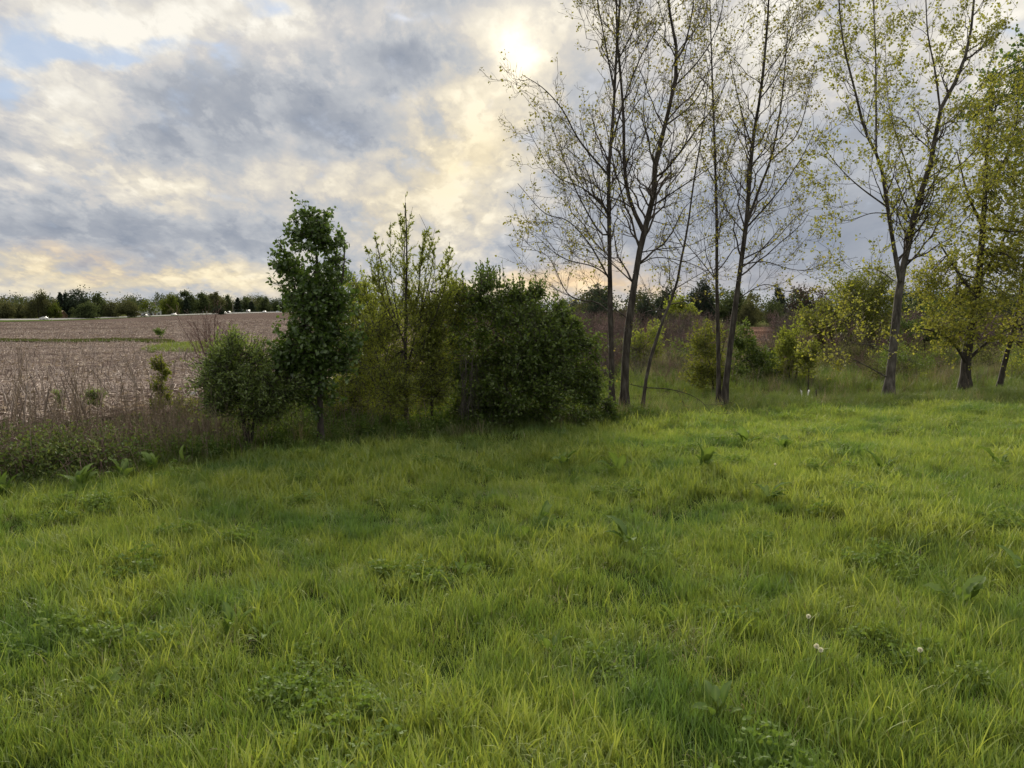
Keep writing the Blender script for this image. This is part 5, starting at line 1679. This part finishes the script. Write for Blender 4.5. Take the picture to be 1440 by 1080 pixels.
    i = np.where(r < pb, np.where(rng.uniform(0, 1, n) < .62, rng.integers(5, 9, n), rng.integers(9, 12, n)),
                 np.where(rng.uniform(0, 1, n) < np.clip(.42 + .30 * (1 - left) + .45 * nz + .2 * front, .04, .9), rng.integers(12, 16, n), rng.integers(0, 5, n)))
    put(x, y, i, rng.uniform(.55, 1.1, n) * np.where(i < 5, .84 - .26 * t, np.where(i < 12, .85, .9)))
    n = 170; x = rng.uniform(-9, -3.9, n); y = edge_y(x) + .1 + rng.uniform(0, 1, n) ** 1.3 * 1.1
    put(x, y, np.where(rng.uniform(0, 1, n) < .5, rng.integers(5, 9, n), rng.integers(12, 16, n)), rng.uniform(.5, 1.0, n))
    n = 24; x = rng.uniform(-9, -3.6, n); y = edge_y(x) + rng.uniform(.6, 3.2, n)
    put(x, y, rng.integers(0, 5, n), rng.uniform(1.0, 1.35, n))
    # under and behind the hedge, and the rough ground to the right
    n = 9000; u = rng.uniform(-.36, 1.0, n); D = np.sqrt(rng.uniform(9.5 ** 2, 38 ** 2, n)); x = u * D; y = D
    nz = pnoise(x, y, .45, 13); ok = (y > edge_y(x) + .5) & (D < near_u(u) + 2) & (rng.uniform(0, 1, n) < .30 + .45 * nz + .15 * smooth(15, 24, y))
    x, y = x[ok], y[ok]; m = len(x)
    i = np.where(rng.uniform(0, 1, m) < .62 + .35 * pnoise(x, y, .7, 14), rng.integers(12, 16, m), rng.integers(0, 5, m))
    put(x, y, i, rng.uniform(.5, 1.2, m) * (.45 + .45 * smooth(12.5, 22, y)))
    # greenery round the tree feet and below the dark bush
    n = 420; x = rng.uniform(-3.3, 2.0, n); y = edge_y(x) + .15 + rng.uniform(0, 1, n) ** 1.5 * 1.6
    put(x, y, rng.integers(12, 16, n), rng.uniform(.4, .85, n))
    # yellow green weed patch at the end of the grass strip
    n = 260; u = rng.normal(-.425, .022, n); D = rng.normal(45, 2.2, n)
    put(u * D, D, np.full(n, 16), rng.uniform(.9, 1.6, n))
    X, Y, I, SS = (np.concatenate(q) for q in (X, Y, I, SS)); N = len(X)
    rot = np.stack([rng.normal(0, .1, N), rng.normal(0, .1, N), rng.uniform(0, 2 * PI, N)], 1)
    scatter('undergrowth', clumps, np.stack([X, Y, height(X, Y)], 1), rot, np.stack([SS] * 3, 1), I)


undergrowth()


def far_strip_grass():
    rng = np.random.default_rng(405)
    cl = [clump_obj([blades(rng, 40, .5, .2, .5, .03, .25, .5, 0, '', 3, .05, .5)], STRIPG, f'strip_tuft_{k}') for k in range(3)]
    n = 2600; u = rng.uniform(-1.0, -.45, n); a = np.interp(u, [-1.3, -.7, -.52, -.46, -.40], [66, 66, 62, 55, 44]); b = np.interp(u, [-1.3, -.7, -.52, -.46, -.40], [74, 73, 70, 62, 47])
    D = a + (b - a) * rng.uniform(-.05, 1.05, n); s = rng.uniform(.3, .8, n)
    rot = np.stack([np.zeros(n), np.zeros(n), rng.uniform(0, 6.28, n)], 1)
    scatter('strip_grass', cl, np.stack([u * D, D, height(u * D, D)], 1), rot, np.stack([s] * 3, 1), rng.integers(0, 3, n))


far_strip_grass()


def thicket():
    """the tangled belt of brush that closes the view between and behind the poplars"""
    rng = np.random.default_rng(406)
    cl = []
    for k in range(4):                                               # bare brown brush
        n = 9; a = rng.uniform(0, 2 * PI, n); L = rng.uniform(.9, 1.9, n)
        s = np.linspace(0, 1, 6)[None, :, None]
        d = np.stack([np.cos(a) * .45, np.sin(a) * .45, np.ones(n)], 1) * L[:, None]
        P = d[:, None] * s + rng.normal(size=(n, 6, 3)) * .05 * s; P[..., 2] -= .05
        R = np.broadcast_to(np.linspace(.016, .005, 6), P.shape[:2])
        C, RC, _ = sprout(rng, P, R, np.full(n, 11), .2, 1, 45, 14, lambda i, t: .55 * (1.1 - .6 * t), 5, .15, .07, .6, .005)
        C2, R2, _ = sprout(rng, C, RC, np.full(len(C), 4), .2, 1, 45, 14, lambda i, t: .22 * np.ones(len(t)), 3, .1, .07, .7, .004)
        cl.append(MB().tubes(P, R, 4).tubes(C, RC, 3).tubes(C2, R2, 3).build(f'bare_brush_{k}', TWIG if k % 2 else TWIGR, link=False))
    for k in range(4):                                               # leafy brush, olive and dark
        m = MB(); q = 620
        c = unit(rng.normal(size=(14, 3))) * rng.uniform(.3, 1, (14, 1)) * [.7, .7, .62] + [0, 0, .75]
        p = c[rng.integers(0, 14, q)] + rng.normal(size=(q, 3)) * .17
        p = p[p[:, 2] > .02]
        m.leaves(p, unit(rng.normal(size=p.shape) + [0, 0, -.2]), rng.uniform(.06, .13, len(p)), rng.uniform(.04, .075, len(p)), rng, .25)
        cl.append(m.build(f'leafy_brush_{k}', (L_OLIVE, L_BUSH, L_BUSH, FAR2)[k], link=False))
    n = 3300; px = rng.uniform(600, 1700, n); D = rng.uniform(18, 62, n)
    # two open windows onto the bare soil
    win = np.exp(-((px - 1052) / 55) ** 4) + .9 * np.exp(-((px - 912) / 26) ** 4)
    ok = rng.uniform(0, 1, n) < np.where(D > 32, 1 - 1.05 * np.clip(win, 0, .95), (.34 + .25 * np.sin(px * .031)) * (1 - .8 * np.clip(win, 0, 1)))
    px, D = px[ok], D[ok]; n = len(px); x = (px - CX) / FPX * D
    nz = pnoise(x, D, .22, 31)
    idx = np.where(rng.uniform(0, 1, n) < .62 + .5 * nz, rng.integers(0, 4, n), rng.integers(4, 8, n))
    sc = rng.uniform(.5, 1.05, n) * np.interp(D, [18, 24, 34, 62], [.45, .75, 1.0, 1.25])
    rot = np.stack([rng.normal(0, .1, n), rng.normal(0, .1, n), rng.uniform(0, 6.28, n)], 1)
    scatter('thicket', cl, np.stack([x, D, height(x, D)], 1), rot, np.stack([sc] * 3, 1), idx)


thicket()
